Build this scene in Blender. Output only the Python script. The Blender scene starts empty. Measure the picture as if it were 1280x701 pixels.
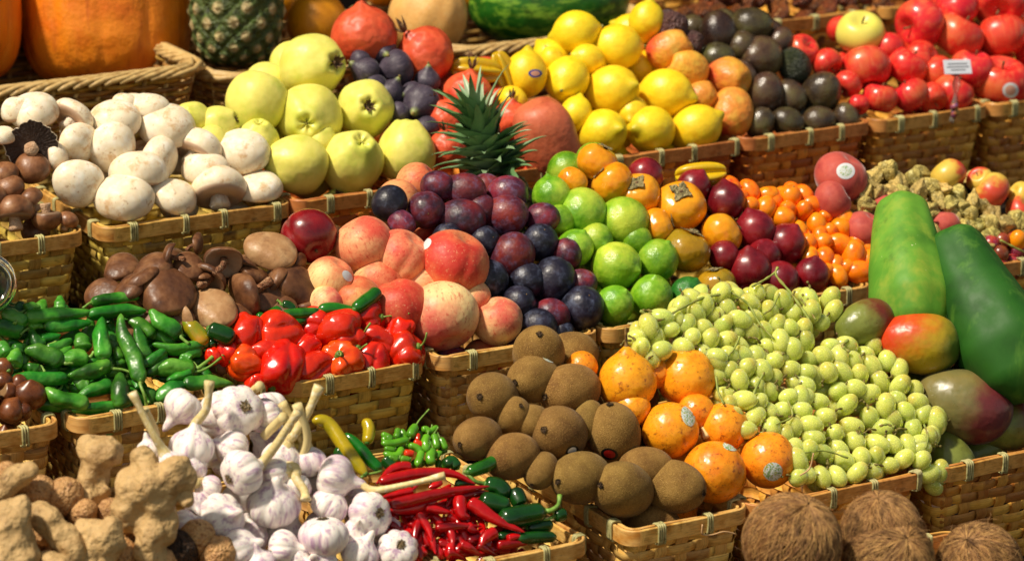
import bpy, math, random
import numpy as np
from mathutils import Vector, Matrix, Quaternion
from mathutils.bvhtree import BVHTree
rng = random.Random(7)
R = math.radians
sc = bpy.context.scene
COL = sc.collection
sc.view_settings.view_transform = 'Standard'
sc.view_settings.look = 'None'
sc.view_settings.exposure = 0
sc.cycles.max_bounces = 6
sc.cycles.diffuse_bounces = 3
sc.cycles.glossy_bounces = 2
sc.cycles.transmission_bounces = 5
sc.cycles.caustics_reflective = False
sc.cycles.caustics_refractive = False
sc.cycles.use_denoising = True
# ------------------------------------------------------------ camera
F = 3900.0                      # focal length in photo pixels
PITCH, YAW = R(16.5), R(29)
fw = Vector((math.sin(YAW)*math.cos(PITCH), math.cos(YAW)*math.cos(PITCH), -math.sin(PITCH)))
rt = Vector((math.cos(YAW), -math.sin(YAW), 0))
up = rt.cross(fw)
def ray(px, py):
    return fw + rt*((px-640)/F) + up*((350.5-py)/F)
Q0 = Vector((0, 0, 1.0))        # front rim of the middle row at image x = 640
CAM = Q0 - ray(640, 432.6)*3.2
def on_y(px, py, Y):
    d = ray(px, py)
    return CAM + d*((Y-CAM.y)/d.y)
def project(p):
    v = p-CAM
    z = v.dot(fw)
    return (640+F*v.dot(rt)/z, 350.5-F*v.dot(up)/z, z)
cam = bpy.data.cameras.new('camera')
cam.sensor_width = 36
cam.lens = F/1280*36
cam.clip_start = .1
cam.clip_end = 60
co = bpy.data.objects.new('camera', cam)
COL.objects.link(co)
co.matrix_world = Matrix((
    (rt.x, up.x, -fw.x, CAM.x), (rt.y, up.y, -fw.y, CAM.y), (rt.z, up.z, -fw.z, CAM.z), (0, 0, 0, 1)))
sc.camera = co
cam.dof.use_dof = True
cam.dof.focus_distance = 3.12
cam.dof.aperture_fstop = 7.0
# ------------------------------------------------------------ rows of the stall
ROWY = dict(E=-.66, D=-.33, C=0., B=.33, A=.66, Z=.99)
ROWPX = dict(D=695., C=432.6, B=215., A=66.)
ROWZ = {k: on_y(640, ROWPX[k], ROWY[k]).z for k in ROWPX}
ROWZ['E'] = on_y(1165, 664, ROWY['E']+.315).z
ROWZ['Z'] = ROWZ['A']+.1
BD = .31                         # basket depth
BH = .13
# ------------------------------------------------------------ mesh helpers
def link(o, parent=None):
    COL.objects.link(o)
    if parent is not None:
        o.parent = parent
    return o
def mesh(name, V, Fc, mats, smooth=True, attrs=None, midx=None):
    me = bpy.data.meshes.new(name)
    V = np.asarray(V, dtype=np.float32).reshape(-1, 3)
    if isinstance(Fc, np.ndarray):
        k = Fc.shape[1]
        me.vertices.add(len(V)); me.vertices.foreach_set('co', V.ravel())
        me.loops.add(Fc.size); me.loops.foreach_set('vertex_index', Fc.astype(np.int32).ravel())
        me.polygons.add(len(Fc)); me.polygons.foreach_set('loop_start', np.arange(0, Fc.size, k, dtype=np.int32))
        me.update(calc_edges=True)
    else:
        me.from_pydata([tuple(map(float, v)) for v in V], [], Fc)
    if smooth:
        me.polygons.foreach_set('use_smooth', np.ones(len(me.polygons), dtype=bool))
    for m in (mats if isinstance(mats, (list, tuple)) else [mats]):
        me.materials.append(m)
    if midx is not None:
        me.polygons.foreach_set('material_index', np.asarray(midx, dtype=np.int32))
    for k, v in (attrs or {}).items():
        a = me.attributes.new(k, 'FLOAT', 'POINT')
        a.data.foreach_set('value', np.asarray(v, dtype=np.float32))
    me.update()
    me.validate()
    return me
def nz(P, seed, freq, oct=2):
    r = np.random.RandomState(seed)
    out = np.zeros(P.shape[0]); amp = 1.; tot = 0
    for o in range(oct):
        for k in range(5):
            d = r.normal(size=3); d /= np.linalg.norm(d)
            out += amp*np.sin(P@(d*freq*r.uniform(.7, 1.3))+r.uniform(0, 6.28))
        tot += amp*2.2; freq *= 2.1; amp *= .5
    return out/tot
def grid_faces(nr, nc, wrap=True):
    i = np.arange(nr-1)[:, None]*nc
    j = np.arange(nc if wrap else nc-1)[None, :]
    j2 = (j+1) % nc
    a = i+j; b = i+j2
    return np.stack([a, b, b+nc, a+nc], -1).reshape(-1, 4)
def blob(name, fn, mat, nt=22, nph=30, seed=0, noise=None):
    """unit fruit: fn(t, ph) -> r, z, (mask); t = 0 at the stem end (+Z)"""
    t = np.linspace(0.0001, math.pi-.0001, nt)
    ph = np.linspace(0, 2*math.pi, nph, endpoint=False)
    T, PH = np.meshgrid(t, ph, indexing='ij')
    res = fn(T, PH)
    r, z = res[0], res[1]
    X = r*np.cos(PH); Y = r*np.sin(PH)
    P = np.stack([X, Y, np.broadcast_to(z, X.shape)], -1).reshape(-1, 3)
    if noise:
        for (amp, fr, sd) in noise:
            P = P*(1+amp*nz(P, sd+seed*17, fr))[:, None]
    at = {'mask': np.broadcast_to(res[2], X.shape).ravel()} if len(res) > 2 else None
    return mesh(name, P, grid_faces(nt, nph), mat, attrs=at)
def catmull(pts, n):
    P = np.asarray(pts, dtype=float)
    if len(P) == 2:
        s = np.linspace(0, 1, n)[:, None]
        return P[0]*(1-s)+P[1]*s
    Q = np.vstack([2*P[0]-P[1], P, 2*P[-1]-P[-2]])
    out = []
    seg = len(P)-1
    for u in np.linspace(0, seg, n):
        i = min(int(u), seg-1); f = u-i
        a, b, c, d = Q[i], Q[i+1], Q[i+2], Q[i+3]
        out.append(.5*((2*b)+(-a+c)*f+(2*a-5*b+4*c-d)*f*f+(-a+3*b-3*c+d)*f**3))
    return np.array(out)
def frames(C):
    T = np.gradient(C, axis=0)
    T /= np.linalg.norm(T, axis=1)[:, None]+1e-12
    n = np.cross(T[0], (0.13, .31, .94)); n /= np.linalg.norm(n)
    N = [n]
    for i in range(1, len(C)):
        n = N[-1]-T[i]*np.dot(N[-1], T[i]); n /= np.linalg.norm(n)+1e-12
        N.append(n)
    N = np.array(N)
    return T, N, np.cross(T, N)
def tube(C, rad, nph=12, mod=None, cap=True):
    """C: centres (n,3), rad: (n,), mod(u, ph)-> multiplier. returns V, F"""
    n = len(C)
    T, N, B = frames(C)
    ph = np.linspace(0, 2*math.pi, nph, endpoint=False)
    u = np.linspace(0, 1, n)
    U, PH = np.meshgrid(u, ph, indexing='ij')
    r = np.asarray(rad)[:, None]*np.ones_like(PH)
    if mod is not None:
        r = r*mod(U, PH)
    P = C[:, None, :]+N[:, None, :]*(r*np.cos(PH))[..., None]+B[:, None, :]*(r*np.sin(PH))[..., None]
    P = P.reshape(-1, 3)
    Fc = grid_faces(n, nph)
    if cap:
        P = np.vstack([P, C[0], C[-1]])
        j = np.arange(nph); j2 = (j+1) % nph
        a = len(P)-2
        c1 = np.stack([np.full(nph, a), j2, j, j], -1)
        o = (n-1)*nph
        c2 = np.stack([np.full(nph, a+1), o+j, o+j2, o+j2], -1)
        return P, Fc, (c1, c2)
    return P, Fc, None
def merge(parts):
    """parts: list of (V, F ndarray (k,3 or 4), caps) -> V, list faces"""
    Vs, Fs, off = [], [], 0
    for V, Fc, caps in parts:
        Vs.append(V)
        Fs += (Fc+off).tolist()
        if caps is not None:
            for c in caps:
                Fs += (c[:, :3]+off).tolist()
        off += len(V)
    return np.vstack(Vs), Fs
def tmesh(name, C, rad, mat, nph=10, mod=None, cap=True):
    V, Fs = merge([tube(np.asarray(C, float), rad, nph, mod, cap)])
    return mesh(name, V, Fs, mat)
# ------------------------------------------------------------ colours and materials
def S(h, k=1.0):
    if isinstance(h, str):
        c = [int(h[i:i+2], 16)/255 for i in (0, 2, 4)]
    else:
        c = h
    return tuple(k*((v/12.92) if v <= .04045 else ((v+.055)/1.055)**2.4) for v in c)+(1,)
MATS = {}
class NT:
    def __init__(s, name):
        s.m = bpy.data.materials.new(name); s.m.use_nodes = True
        s.t = s.m.node_tree; s.N = s.t.nodes; s.L = s.t.links
        s.b = s.N['Principled BSDF']
    def n(s, typ, ins=None, **kw):
        o = s.N.new(typ)
        for k, v in kw.items(): setattr(o, k, v)
        for k, v in (ins or {}).items(): s.put(o.inputs[k], v)
        return o
    def put(s, sock, v):
        if isinstance(v, bpy.types.NodeSocket): s.L.new(v, sock)
        elif isinstance(v, bpy.types.Node): s.L.new(v.outputs[0], sock)
        else: sock.default_value = v
    def math(s, op, a, b=0., c=0., clamp=False):
        o = s.N.new('ShaderNodeMath'); o.operation = op; o.use_clamp = clamp
        s.put(o.inputs[0], a); s.put(o.inputs[1], b); s.put(o.inputs[2], c)
        return o.outputs[0]
    def mix(s, f, a, b, typ='MIX'):
        o = s.N.new('ShaderNodeMix'); o.data_type = 'RGBA'; o.blend_type = typ
        s.put(o.inputs[0], f); s.put(o.inputs[6], a); s.put(o.inputs[7], b)
        return o.outputs[2]
    def noise(s, vec, scale, detail=3., rough=.55, dist=0.):
        o = s.n('ShaderNodeTexNoise', {'Vector': vec, 'Scale': scale, 'Detail': detail, 'Roughness': rough, 'Distortion': dist})
        return o.outputs['Fac']
    def rng(s, v, lo, hi, a=0., b=1.):
        o = s.n('ShaderNodeMapRange', {0: v, 1: lo, 2: hi, 3: a, 4: b}, interpolation_type='SMOOTHSTEP')
        return o.outputs[0]
    def ramp(s, f, cols, lo=.3, hi=.7):
        o = s.N.new('ShaderNodeValToRGB'); s.put(o.inputs[0], f)
        e = o.color_ramp.elements
        while len(e) < len(cols): e.new(.5)
        for i, c in enumerate(cols):
            e[i].position = lo+(hi-lo)*i/max(1, len(cols)-1)
            e[i].color = c
        return o.outputs[0]
def M(name, cols, ns=1.6, lo=.3, hi=.7, rough=.4, sc_=1., blush=None, spots=None, streak=None, mask=None,
      bump=(), var=.1, hue=.0, sss=0., sssc=None, coat=0., spec=.5, sheen=0., trans=0., stretch=None, attr_rnd=None,
      rough2=None, alpha=None, ssr=.004):
    if name in MATS: return MATS[name]
    q = NT(name)
    tc = q.n('ShaderNodeTexCoord').outputs['Object']
    oi = q.n('ShaderNodeObjectInfo').outputs['Random']
    off = q.n('ShaderNodeCombineXYZ', {0: q.math('MULTIPLY', oi, 37.), 1: q.math('MULTIPLY', oi, 91.), 2: q.math('MULTIPLY', oi, 53.)})
    mp = q.n('ShaderNodeVectorMath', {0: tc, 1: (sc_, sc_, sc_)}, operation='MULTIPLY')
    vec = q.n('ShaderNodeVectorMath', {0: mp, 1: off}, operation='ADD').outputs[0]
    sv = vec
    if stretch:
        sm = q.n('ShaderNodeVectorMath', {0: vec, 1: stretch}, operation='MULTIPLY')
        sv = sm.outputs[0]
    C = q.ramp(q.noise(sv, ns, 4.), [S(c) for c in cols], lo, hi) if len(cols) > 1 else None
    if C is None:
        rgb = q.N.new('ShaderNodeRGB'); rgb.outputs[0].default_value = S(cols[0]); C = rgb.outputs[0]
    if blush:      # list of dict(c, dir, lo, hi, amp, ns)
        for bl in (blush if isinstance(blush, list) else [blush]):
            d = q.n('ShaderNodeVectorMath', {0: mp.outputs[0], 1: bl['dir']}, operation='DOT_PRODUCT').outputs['Value']
            nn = q.noise(sv if bl.get('st') else vec, bl.get('ns', 2.), 5., .6)
            v = q.math('ADD', d, q.math('MULTIPLY', q.math('SUBTRACT', nn, .5), bl.get('amp', 1.)))
            C = q.mix(q.math('MULTIPLY', q.rng(v, bl['lo'], bl['hi']), bl.get('f', 1.)), C, S(bl['c']))
    if streak:     # dict(c, scale (tuple), lo, hi, f)
        sm = q.n('ShaderNodeVectorMath', {0: vec, 1: streak['scale']}, operation='MULTIPLY')
        C = q.mix(q.math('MULTIPLY', q.rng(q.noise(sm.outputs[0], 1., 4., .65), streak['lo'], streak['hi']), streak.get('f', 1.)), C, S(streak['c']))
    for sp in (spots or []):   # (colour, scale, lo, hi, strength)
        if len(sp) > 5:
            f = q.n('ShaderNodeTexVoronoi', {'Vector': vec, 'Scale': sp[1]}).outputs['Distance']
            f = q.rng(f, sp[3], sp[2])
        else:
            f = q.rng(q.noise(vec, sp[1], 4., .7), sp[2], sp[3])
        C = q.mix(q.math('MULTIPLY', f, sp[4]), C, S(sp[0]))
    if mask:
        a = q.n('ShaderNodeAttribute', attribute_name='mask').outputs['Fac']
        C = q.mix(a, C, mask if isinstance(mask, bpy.types.NodeSocket) else S(mask))
    if attr_rnd:
        a = q.n('ShaderNodeAttribute', attribute_name='rnd').outputs['Fac']
        hs = q.n('ShaderNodeHueSaturation', {'Hue': q.math('ADD', .5-attr_rnd[1]/2, q.math('MULTIPLY', a, attr_rnd[1])),
            'Value': q.math('ADD', 1-attr_rnd[0], q.math('MULTIPLY', a, 2*attr_rnd[0])), 'Color': C})
        C = hs.outputs[0]
    if var or hue:
        r2 = q.math('FRACT', q.math('MULTIPLY', oi, 7.31))
        hs = q.n('ShaderNodeHueSaturation', {'Hue': q.math('ADD', .5-hue/2, q.math('MULTIPLY', r2, hue)),
            'Value': q.math('ADD', 1-var, q.math('MULTIPLY', oi, 2*var)), 'Color': C})
        C = hs.outputs[0]
    q.put(q.b.inputs['Base Color'], C)
    if rough2:
        q.put(q.b.inputs['Roughness'], q.rng(q.noise(vec, 3., 4.), .35, .65, rough, rough2))
    else:
        rr = q.rng(q.noise(vec, 5., 4.), .3, .7, max(.05, rough-.06), min(1, rough+.08))
        q.put(q.b.inputs['Roughness'], rr)
    q.b.inputs['Specular IOR Level'].default_value = spec
    if sss:
        q.b.inputs['Subsurface Weight'].default_value = sss
        q.b.inputs['Subsurface Scale'].default_value = ssr
        q.b.inputs['Subsurface Radius'].default_value = sssc or (1., .4, .2)
    if coat:
        q.b.inputs['Coat Weight'].default_value = coat
        q.b.inputs['Coat Roughness'].default_value = .08
    if sheen:
        q.b.inputs['Sheen Weight'].default_value = sheen
        q.b.inputs['Sheen Roughness'].default_value = .35
    if trans:
        q.b.inputs['Transmission Weight'].default_value = trans
        q.b.inputs['IOR'].default_value = 1.36
    prev = None
    for (bs, st, *rest) in bump:
        vv = sv if (rest and rest[0] == 's') else vec
        h = q.noise(vv, bs, 1. if bs < 7 else 3., .5)
        bn = q.n('ShaderNodeBump', {'Strength': st, 'Distance': .1/sc_, 'Height': h})
        if prev is not None: q.put(bn.inputs['Normal'], prev)
        prev = bn.outputs[0]
    if prev is not None:
        q.put(q.b.inputs['Normal'], prev)
    MATS[name] = q.m
    return q.m
# ------------------------------------------------------------ kinds of produce (unit size, stem end at +Z)
sin, cos, exp, pi = np.sin, np.cos, np.exp, math.pi
def dimple(t, w, d): return -d*exp(-(t/w)**2)
def ell(e=1., n=0.): return lambda t, p: (sin(t), e*cos(t))
KINDS = {}
def kind(name, variants, category, group):
    """variants: list of list of (part_name, mesh)"""
    KINDS[name] = dict(v=variants, cat=category, grp=group)
def stub(name, mat, z0, z1, r0, r1, bend=(0, 0), n=7, nph=8):
    C = np.array([[bend[0]*u*u, bend[1]*u*u, z0+(z1-z0)*u] for u in np.linspace(0, 1, n)])
    rad = r0+(r1-r0)*np.linspace(0, 1, n)**.7
    return tmesh(name, C, rad, mat, nph, lambda U, P: 1+.12*sin(3*P+9*U))
def sepals(name, mat, z, n, ln, w, lift, seed, curl=0., inner=.05, jag=.25):
    r = random.Random(seed); V = []; Fs = []
    for k in range(n):
        a = 2*pi*k/n+r.uniform(-.25, .25); L = ln*r.uniform(.7, 1.15); W = w*r.uniform(.8, 1.2); lf = lift*r.uniform(.5, 1.3)
        b = len(V); m = 6
        for i in range(m):
            u = i/(m-1); rad = inner+L*u
            ww = W*(math.sin(pi*min(1, .28+u*.72)))*(1 if i < m-1 else .15)*r.uniform(1-jag, 1+jag)
            zz = z-(rad**2)*.42+lf*u+curl*u*u+r.uniform(-.012, .012)
            for s in (-1, 0, 1):
                V.append((rad*math.cos(a)-s*ww*math.sin(a), rad*math.sin(a)+s*ww*math.cos(a), zz+(-.015 if s == 0 else .012)))
        for i in range(m-1):
            for s in (0, 1):
                q = b+i*3+s
                Fs.append((q, q+1, q+4, q+3))
    return mesh(name, V, Fs, mat)
# shared materials
m_stem = M('stem_brown', ['4a3420', '8a6a40'], 6, rough=.8, var=.2)
m_dry = M('dry_calyx', ['3a2a1c', '7a5a3c', 'a58a60'], 5, rough=.9, var=.15, bump=[(14, .6)])
m_gstem = M('green_stem', ['5f7a2a', '8aa044'], 3, rough=.6, var=.15)
# -- button mushrooms
def cap_fn(e=.72, curl=.25, under=.18, lob=.0, seed=0, flare=0.):
    # +Z is the top of the cap; underside has hollow
    def fn(t, p):
        rr = sin(t)**.8
        z = np.where(t < pi/2, e*cos(t), under*cos(t)*1.6)
        hollow = np.where(t > pi*.62, ((t-pi*.62)/(pi*.38))**1.5*(curl+.12), 0)
        rr = rr*(1+lob*sin(2*p+seed)+lob*.7*sin(3*p+seed*2))+flare*exp(-((t-pi/2)/.3)**2)
        return rr, z+hollow, np.where(t > pi*.60, 1., 0.)*np.ones_like(p)
    return fn
m_wm = M('white_mushroom', ['f2e6ce', 'ead9b8', 'f8f0de'], 1.5, rough=.5, mask='c8a88c', sss=.25, ssr=.003,
    sssc=(1, .7, .5), spots=[('cc9c5c', 1.7, .53, .68, .65), ('a87840', 4., .58, .70, .6), ('8a6238', 12., .70, .78, .6)], bump=[(3, .03), (14, .02)], var=.04)
m_wms = M('white_mushroom_stem', ['efe4d0', 'd9c4a4'], 3, rough=.7, streak=dict(c='a9835c', scale=(6, 6, 1), lo=.55, hi=.75, f=.6), bump=[(10, .25)])
vs = []
for i, (e, u, l) in enumerate([(.80, .34, .02), (.72, .4, .05), (.88, .5, .03), (.66, .3, .06)]):
    cap = blob('cap', cap_fn(e, .3, u, l, i), m_wm, 26, 34, i, [(.045, 2.2, 3), (.012, 7, 9)])
    st = tmesh('stem', [(0, 0, -.0), (.02, 0, -.3), (.04, .02, -.62)], [.34, .30, .33], m_wms, 14)
    st = tmesh('stem', catmull([(0, 0, 0), (.03, 0, -.3), (.05, .02, -.70)], 9), np.array([.36, .33, .3, .29, .29, .3, .32, .34, .30]), m_wms, 16, lambda U, P: 1+.05*sin(4*P+5*U))
    vs.append([('cap', cap), ('stem', st)])
vs = vs+[[v_[0]] for v_ in vs]
kind('white_mushroom', vs, 'mushroom', 'white mushrooms heaped in a bamboo basket')
m_bm = M('brown_mushroom', ['5e3a1e', '7e5030', '9c6e48'], 1.4, rough=.42, mask='8d6f55', spots=[('c9a07a', 9, .62, .75, .5)],
    streak=dict(c='3f2413', scale=(5, 5, 1.5), lo=.55, hi=.8, f=.5), bump=[(4, .04), (20, .02)], var=.12, spec=.5)
m_bms = M('brown_mushroom_stem', ['d8b794', 'b98c66'], 3, rough=.75, bump=[(9, .3)])
vs = []
for i in range(3):
    cap = blob('cap', cap_fn(.85-.1*i, .35, .4, .03, i+4), m_bm, 26, 32, i+10, [(.04, 2.2, 5)])
    st = tmesh('stem', catmull([(0, 0, 0), (.03, 0, -.4), (.02, .04, -.95)], 9), np.array([.34, .3, .29, .28, .28, .3, .33, .37, .35]), m_bms, 14)
    vs.append([('cap', cap), ('stem', st)])
kind('brown_mushroom', vs, 'mushroom', 'brown mushrooms in the left basket')
# open flat mushroom with dark gills
def open_cap(t, p):
    rr = sin(t)*(1+.05*sin(3*p)+.04*sin(5*p+1)+.03*sin(17*p)+.02*sin(31*p)*(t > 1.2))
    z = np.where(t < pi/2, .42*cos(t), -.22*sin(pi-t)*0+.10*(1-sin(t))+.02*sin(40*p)*(t > pi*.58)*sin(t))
    return rr, z, ((t > pi*.565)*1.)*np.ones_like(p)
m_open = M('open_mushroom', ['e9dcc3', 'cdb48e'], 2, rough=.7, mask='3a2a22', bump=[(8, .3)], spots=[('9a7650', 4, .6, .75, .6)])
kind('open_mushroom', [[('cap', blob('cap', open_cap, m_open, 44, 120, 2, [(.03, 3, 2)])),
     ('stem', tmesh('stem', catmull([(0, 0, .1), (.02, 0, -.25), (.1, .05, -.5)], 8), [.2, .2, .22, .24, .25, .27, .27, .24], m_bms, 14, lambda U, P: 1+.07*sin(5*P)))]], 'mushroom', None)
# -- shiitake
def shi_fn(seed, curl):
    def fn(t, p):
        w = 1+.08*sin(2*p+seed)+.06*sin(3*p+2*seed)
        rr = sin(t)**.7*w
        z = np.where(t < pi/2, .52*cos(t)**.8 if False else .5*np.abs(cos(t))**.9, -.16*sin(2*(t-pi/2)))
        z = z+curl*exp(-((t-pi*.5)/.5)**2)*sin(2*p+seed)*.5
        hollow = np.where(t > pi*.6, ((t-pi*.6)/(pi*.4))**1.2*.34, 0)
        return rr, z+hollow, np.clip((t-pi*.62)*8, 0, 1)*np.ones_like(p)
    return fn
def shi_kind(nm, cols, mcol, sp):
    m = M(nm, cols, 1.1, rough=.42, mask=mcol, spots=sp, bump=[(3., .06), (12, .04)], var=.06, spec=.35)
    v = []
    for i in range(3):
        v.append([('cap', blob('cap', shi_fn(i*1.7, .25), m, 34, 44, i+31, [(.06, 1.7, 3)])),
            ('stem', tmesh('stem', catmull([(0, 0, .2), (.08, 0, -.3), (.32, .1, -.75), (.62, .1, -1.0)], 12),
                [.2, .19, .18, .17, .17, .17, .17, .17, .18, .19, .19, .15], m_shs, 12, lambda U, P: 1+.1*sin(3*P+8*U)))])
    return v
m_shs = M('shiitake_stem', ['a9744c', '7a4a2c', 'c59a70'], 3, rough=.75, streak=dict(c='50301c', scale=(8, 8, 2), lo=.55, hi=.75, f=.6), bump=[(9, .5)])
kind('shiitake_mushroom', shi_kind('shiitake', ['44281a', '684228', '8c6240'], '9c7c60', [('30160a', 1.3, .56, .72, .7)]), 'mushroom', 'dark shiitake mushrooms behind the green peppers')
kind('pale_shiitake', shi_kind('pale_shiitake', ['946a46', 'ac8258', 'bc9a70'], '7c5840', [('7a5236', 1.6, .5, .72, .6), ('6a4428', 7, .62, .72, .5)]), 'mushroom', None)
# -- quince
m_q = M('quince_skin', ['dcd45c', 'e8de70', 'ccce54'], 1.3, rough=.42, sss=.08, blush=dict(c='c0cc48', dir=(.3, .2, .6), lo=.3, hi=1.2, amp=1.2),
    spots=[('a08a30', 22, .70, .78, .5), ('8a6a2a', 3, .74, .82, .5)], bump=[(2.6, .04)], var=.04, spec=.45)
def quince_fn(e, k):
    def fn(t, p):
        rr = sin(t)*(1-.12*cos(t))*(1+.028*sin(5*p+k)*(1+cos(t))*.8+.02*sin(2*p+k))
        z = e*cos(t)+dimple(t, .33, .16)*(1+.35*sin(5*p))+.10*exp(-((t-.42)/.2)**2)+(.10*exp(-((pi-t)/.28)**2))
        return rr, z
    return fn
v = []
for i in range(3):
    bd = blob('fruit', quince_fn(.98+.05*i, i), m_q, 34, 44, i+3, [(.035, 1.9, 4)])
    if i < 2: v.append([('fruit', bd), ('calyx', sepals('calyx', m_dry, .90, 7, .20, .07, .14, i, .1, .02, .5)), ('calyx_core', stub('core', m_dry, .78, .93, .1, .06))])
    else: v.append([('fruit', bd), ('stem', stub('stem', m_stem, .80, .98, .045, .05))])
kind('quince', v, 'quince', 'pale yellow quinces in a bamboo basket')
# -- fig
m_fig = M('fig_skin', ['2c2433', '3a3040', '4c4250'], 1.5, rough=.55, streak=dict(c='6d6068', scale=(9, 9, .8), lo=.5, hi=.75, f=.6),
    blush=dict(c='8f9a52', dir=(0, 0, 1), lo=.98, hi=1.3, amp=.25), spots=[('7c7484', 7, .6, .8, .35)], bump=[(5, .05)], var=.15, sheen=.1)
def fig_fn(t, p):
    rr = sin(t)*(1-.10*cos(t))*(1+.012*sin(11*p))
    z = cos(t)*.86+.36*exp(-(t/.30)**2)+.12*exp(-(t/.6)**2)
    return rr, z
kind('fig', [[('fruit', blob('fruit', fig_fn, m_fig, 26, 44, 1, [(.02, 2, 2)])), ('stem', stub('stem', M('fig_stem', ['9a8a4a', '6d5a30'], 3, rough=.7), 1.22, 1.45, .1, .08, (.05, 0)))]], 'fig', 'dark figs on top of the quinces')
# -- pomegranate
m_pom = M('pomegranate_skin', ['d04424', 'dc5a34', 'b8341e'], 1.4, rough=.42, spots=[('7a2416', 26, .62, .74, .6), ('d98a50', 2.5, .58, .8, .5)], bump=[(2.5, .12)], var=.08)
def pom_fn(t, p):
    return sin(t)*(1+.025*cos(6*p)), cos(t)*.92+.22*exp(-(t/.2)**2)
kind('pomegranate', [[('fruit', blob('fruit', pom_fn, m_pom, 26, 36, 4, [(.03, 2, 7)])), ('crown', sepals('crown', m_dry, 1.13, 6, .16, .07, .3, 3, .1, .1))]], 'pomegranate', None)
# -- lemon / lime
def citrus(name, m, e, nip, npw, seeds, cat, grp, calyx=True):
    v = []
    for s in seeds:
        def fn(t, p, e=e):
            z = e*cos(t)+nip*exp(-(t/npw)**2)-nip*.6*exp(-((pi-t)/npw)**2)
            rr = sin(t)*(1-.05*cos(t)**2)-.03*exp(-((t-npw*1.6)/.12)**2)
            return rr, z
        b = blob('fruit', fn, m, 32, 36, s, [(.03, 1.8, s)])
        v.append([('fruit', b)]+([('stem_end', stub('stem_end', m_gst, -e-nip*.58+.06, -e-nip*.58-.03, .09, .07))] if calyx else []))
    kind(name, v, cat, grp)
m_gst = M('citrus_stem_end', ['7c8a3a', '9a8a50'], 4, rough=.8)
m_lem = M('lemon_skin', ['f4ca14', 'f8d824', 'eabc12'], 1.4, rough=.38, sss=.06, blush=dict(c='c9b81e', dir=(0, 0, 1), lo=.8, hi=1.4, amp=.8),
    spots=[('9a7a20', 16, .74, .8, .4)], bump=[(16, .08), (3, .03)], var=.05, hue=.015)
citrus('lemon', m_lem, 1.13, .22, .24, (1, 2, 3), 'lemon', 'yellow lemons heaped in a basket')
m_lime = M('lime_skin', ['568a12', '76a820', '9cbe38'], 1.1, lo=.36, hi=.66, rough=.28, sss=.05, blush=dict(c='bccc40', dir=(.8, .5, 0), lo=.25, hi=1.2, amp=1.1),
    spots=[('c0b070', 10, .76, .82, .4)], bump=[(20, .14), (3, .06)], var=.14, hue=.02, spec=.6)
citrus('lime', m_lime, 1.04, .13, .17, (4, 5, 6), 'lime', 'green limes heaped in a basket')
m_dlime = M('dark_lime_skin', ['1d5c1c', '2f7426', '4a8a34'], 1.6, rough=.3, bump=[(20, .2), (3, .06)], spots=[('9aa84c', 8, .66, .78, .5)])
citrus('dark_lime', m_dlime, 1.0, .10, .17, (7,), 'lime', None)
# -- avocado
m_avo = M('avocado_skin', ['2c201a', '4a3a26', '5c5430'], 1.0, rough=.27, spots=[('56503a', 9, .56, .75, .55), ('1a1412', 16, .6, .7, .4)], bump=[(12, .10), (5, .04)], var=.35, hue=.09, spec=.6)
def avo_fn(t, p): return sin(t)*(1-.10*cos(t)), 1.12*cos(t)
kind('avocado', [[('fruit', blob('fruit', avo_fn, m_avo, 24, 30, s, [(.03, 2, s)])), ('stem_scar', stub('scar', m_dry, 1.08, 1.135, .10, .09))] for s in (1, 2)], 'avocado', 'dark avocados heaped in a basket')
m_gavo = M('green_avocado_skin', ['1c2415', '2a321c', '3c4024'], 1.5, rough=.42, spots=[('6a6a44', 8, .52, .72, .6)], bump=[(9, .5), (5, .2)], var=.1)
kind('green_avocado', [[('fruit', blob('fruit', avo_fn, m_gavo, 30, 34, 5, [(.03, 2, 5), (.012, 12, 8)])), ('stem_scar', stub('scar', m_dry, 1.08, 1.135, .10, .09))]], 'avocado', None)
# -- prickly pear
m_pp = M('prickly_pear_skin', ['e0b03c', 'e09030', 'd0b048'], 1.0, rough=.45, blush=dict(c='d04a2a', dir=(.5, .4, -.6), lo=.0, hi=1.2, amp=1.6),
    spots=[('4a2a1a', 3.4, .04, .11, .8, 'v'), ('8a5a2a', 12, .62, .74, .5)], bump=[(3, .1), (14, .05)], var=.08, hue=.02)
def pp_fn(t, p): return sin(t)**.85*(1-.06*cos(t)), 1.2*cos(t)+dimple(t, .35, .3)
kind('prickly_pear', [[('fruit', blob('fruit', pp_fn, m_pp, 28, 32, s, [(.04, 2.5, s)]))] for s in (1, 2)], 'prickly pear', 'prickly pears between lemons and avocados')
m_ppp = M('purple_prickly_pear_skin', ['4a2a2c', '5c3a36', '3c2a26'], 1.5, rough=.6, spots=[('8a7058', 6, .56, .7, .6)], bump=[(6, .5)])
kind('purple_prickly_pear', [[('fruit', blob('fruit', pp_fn, m_ppp, 28, 32, 3, [(.05, 2.5, 3), (.02, 8, 3)]))]], 'prickly pear', None)
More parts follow.
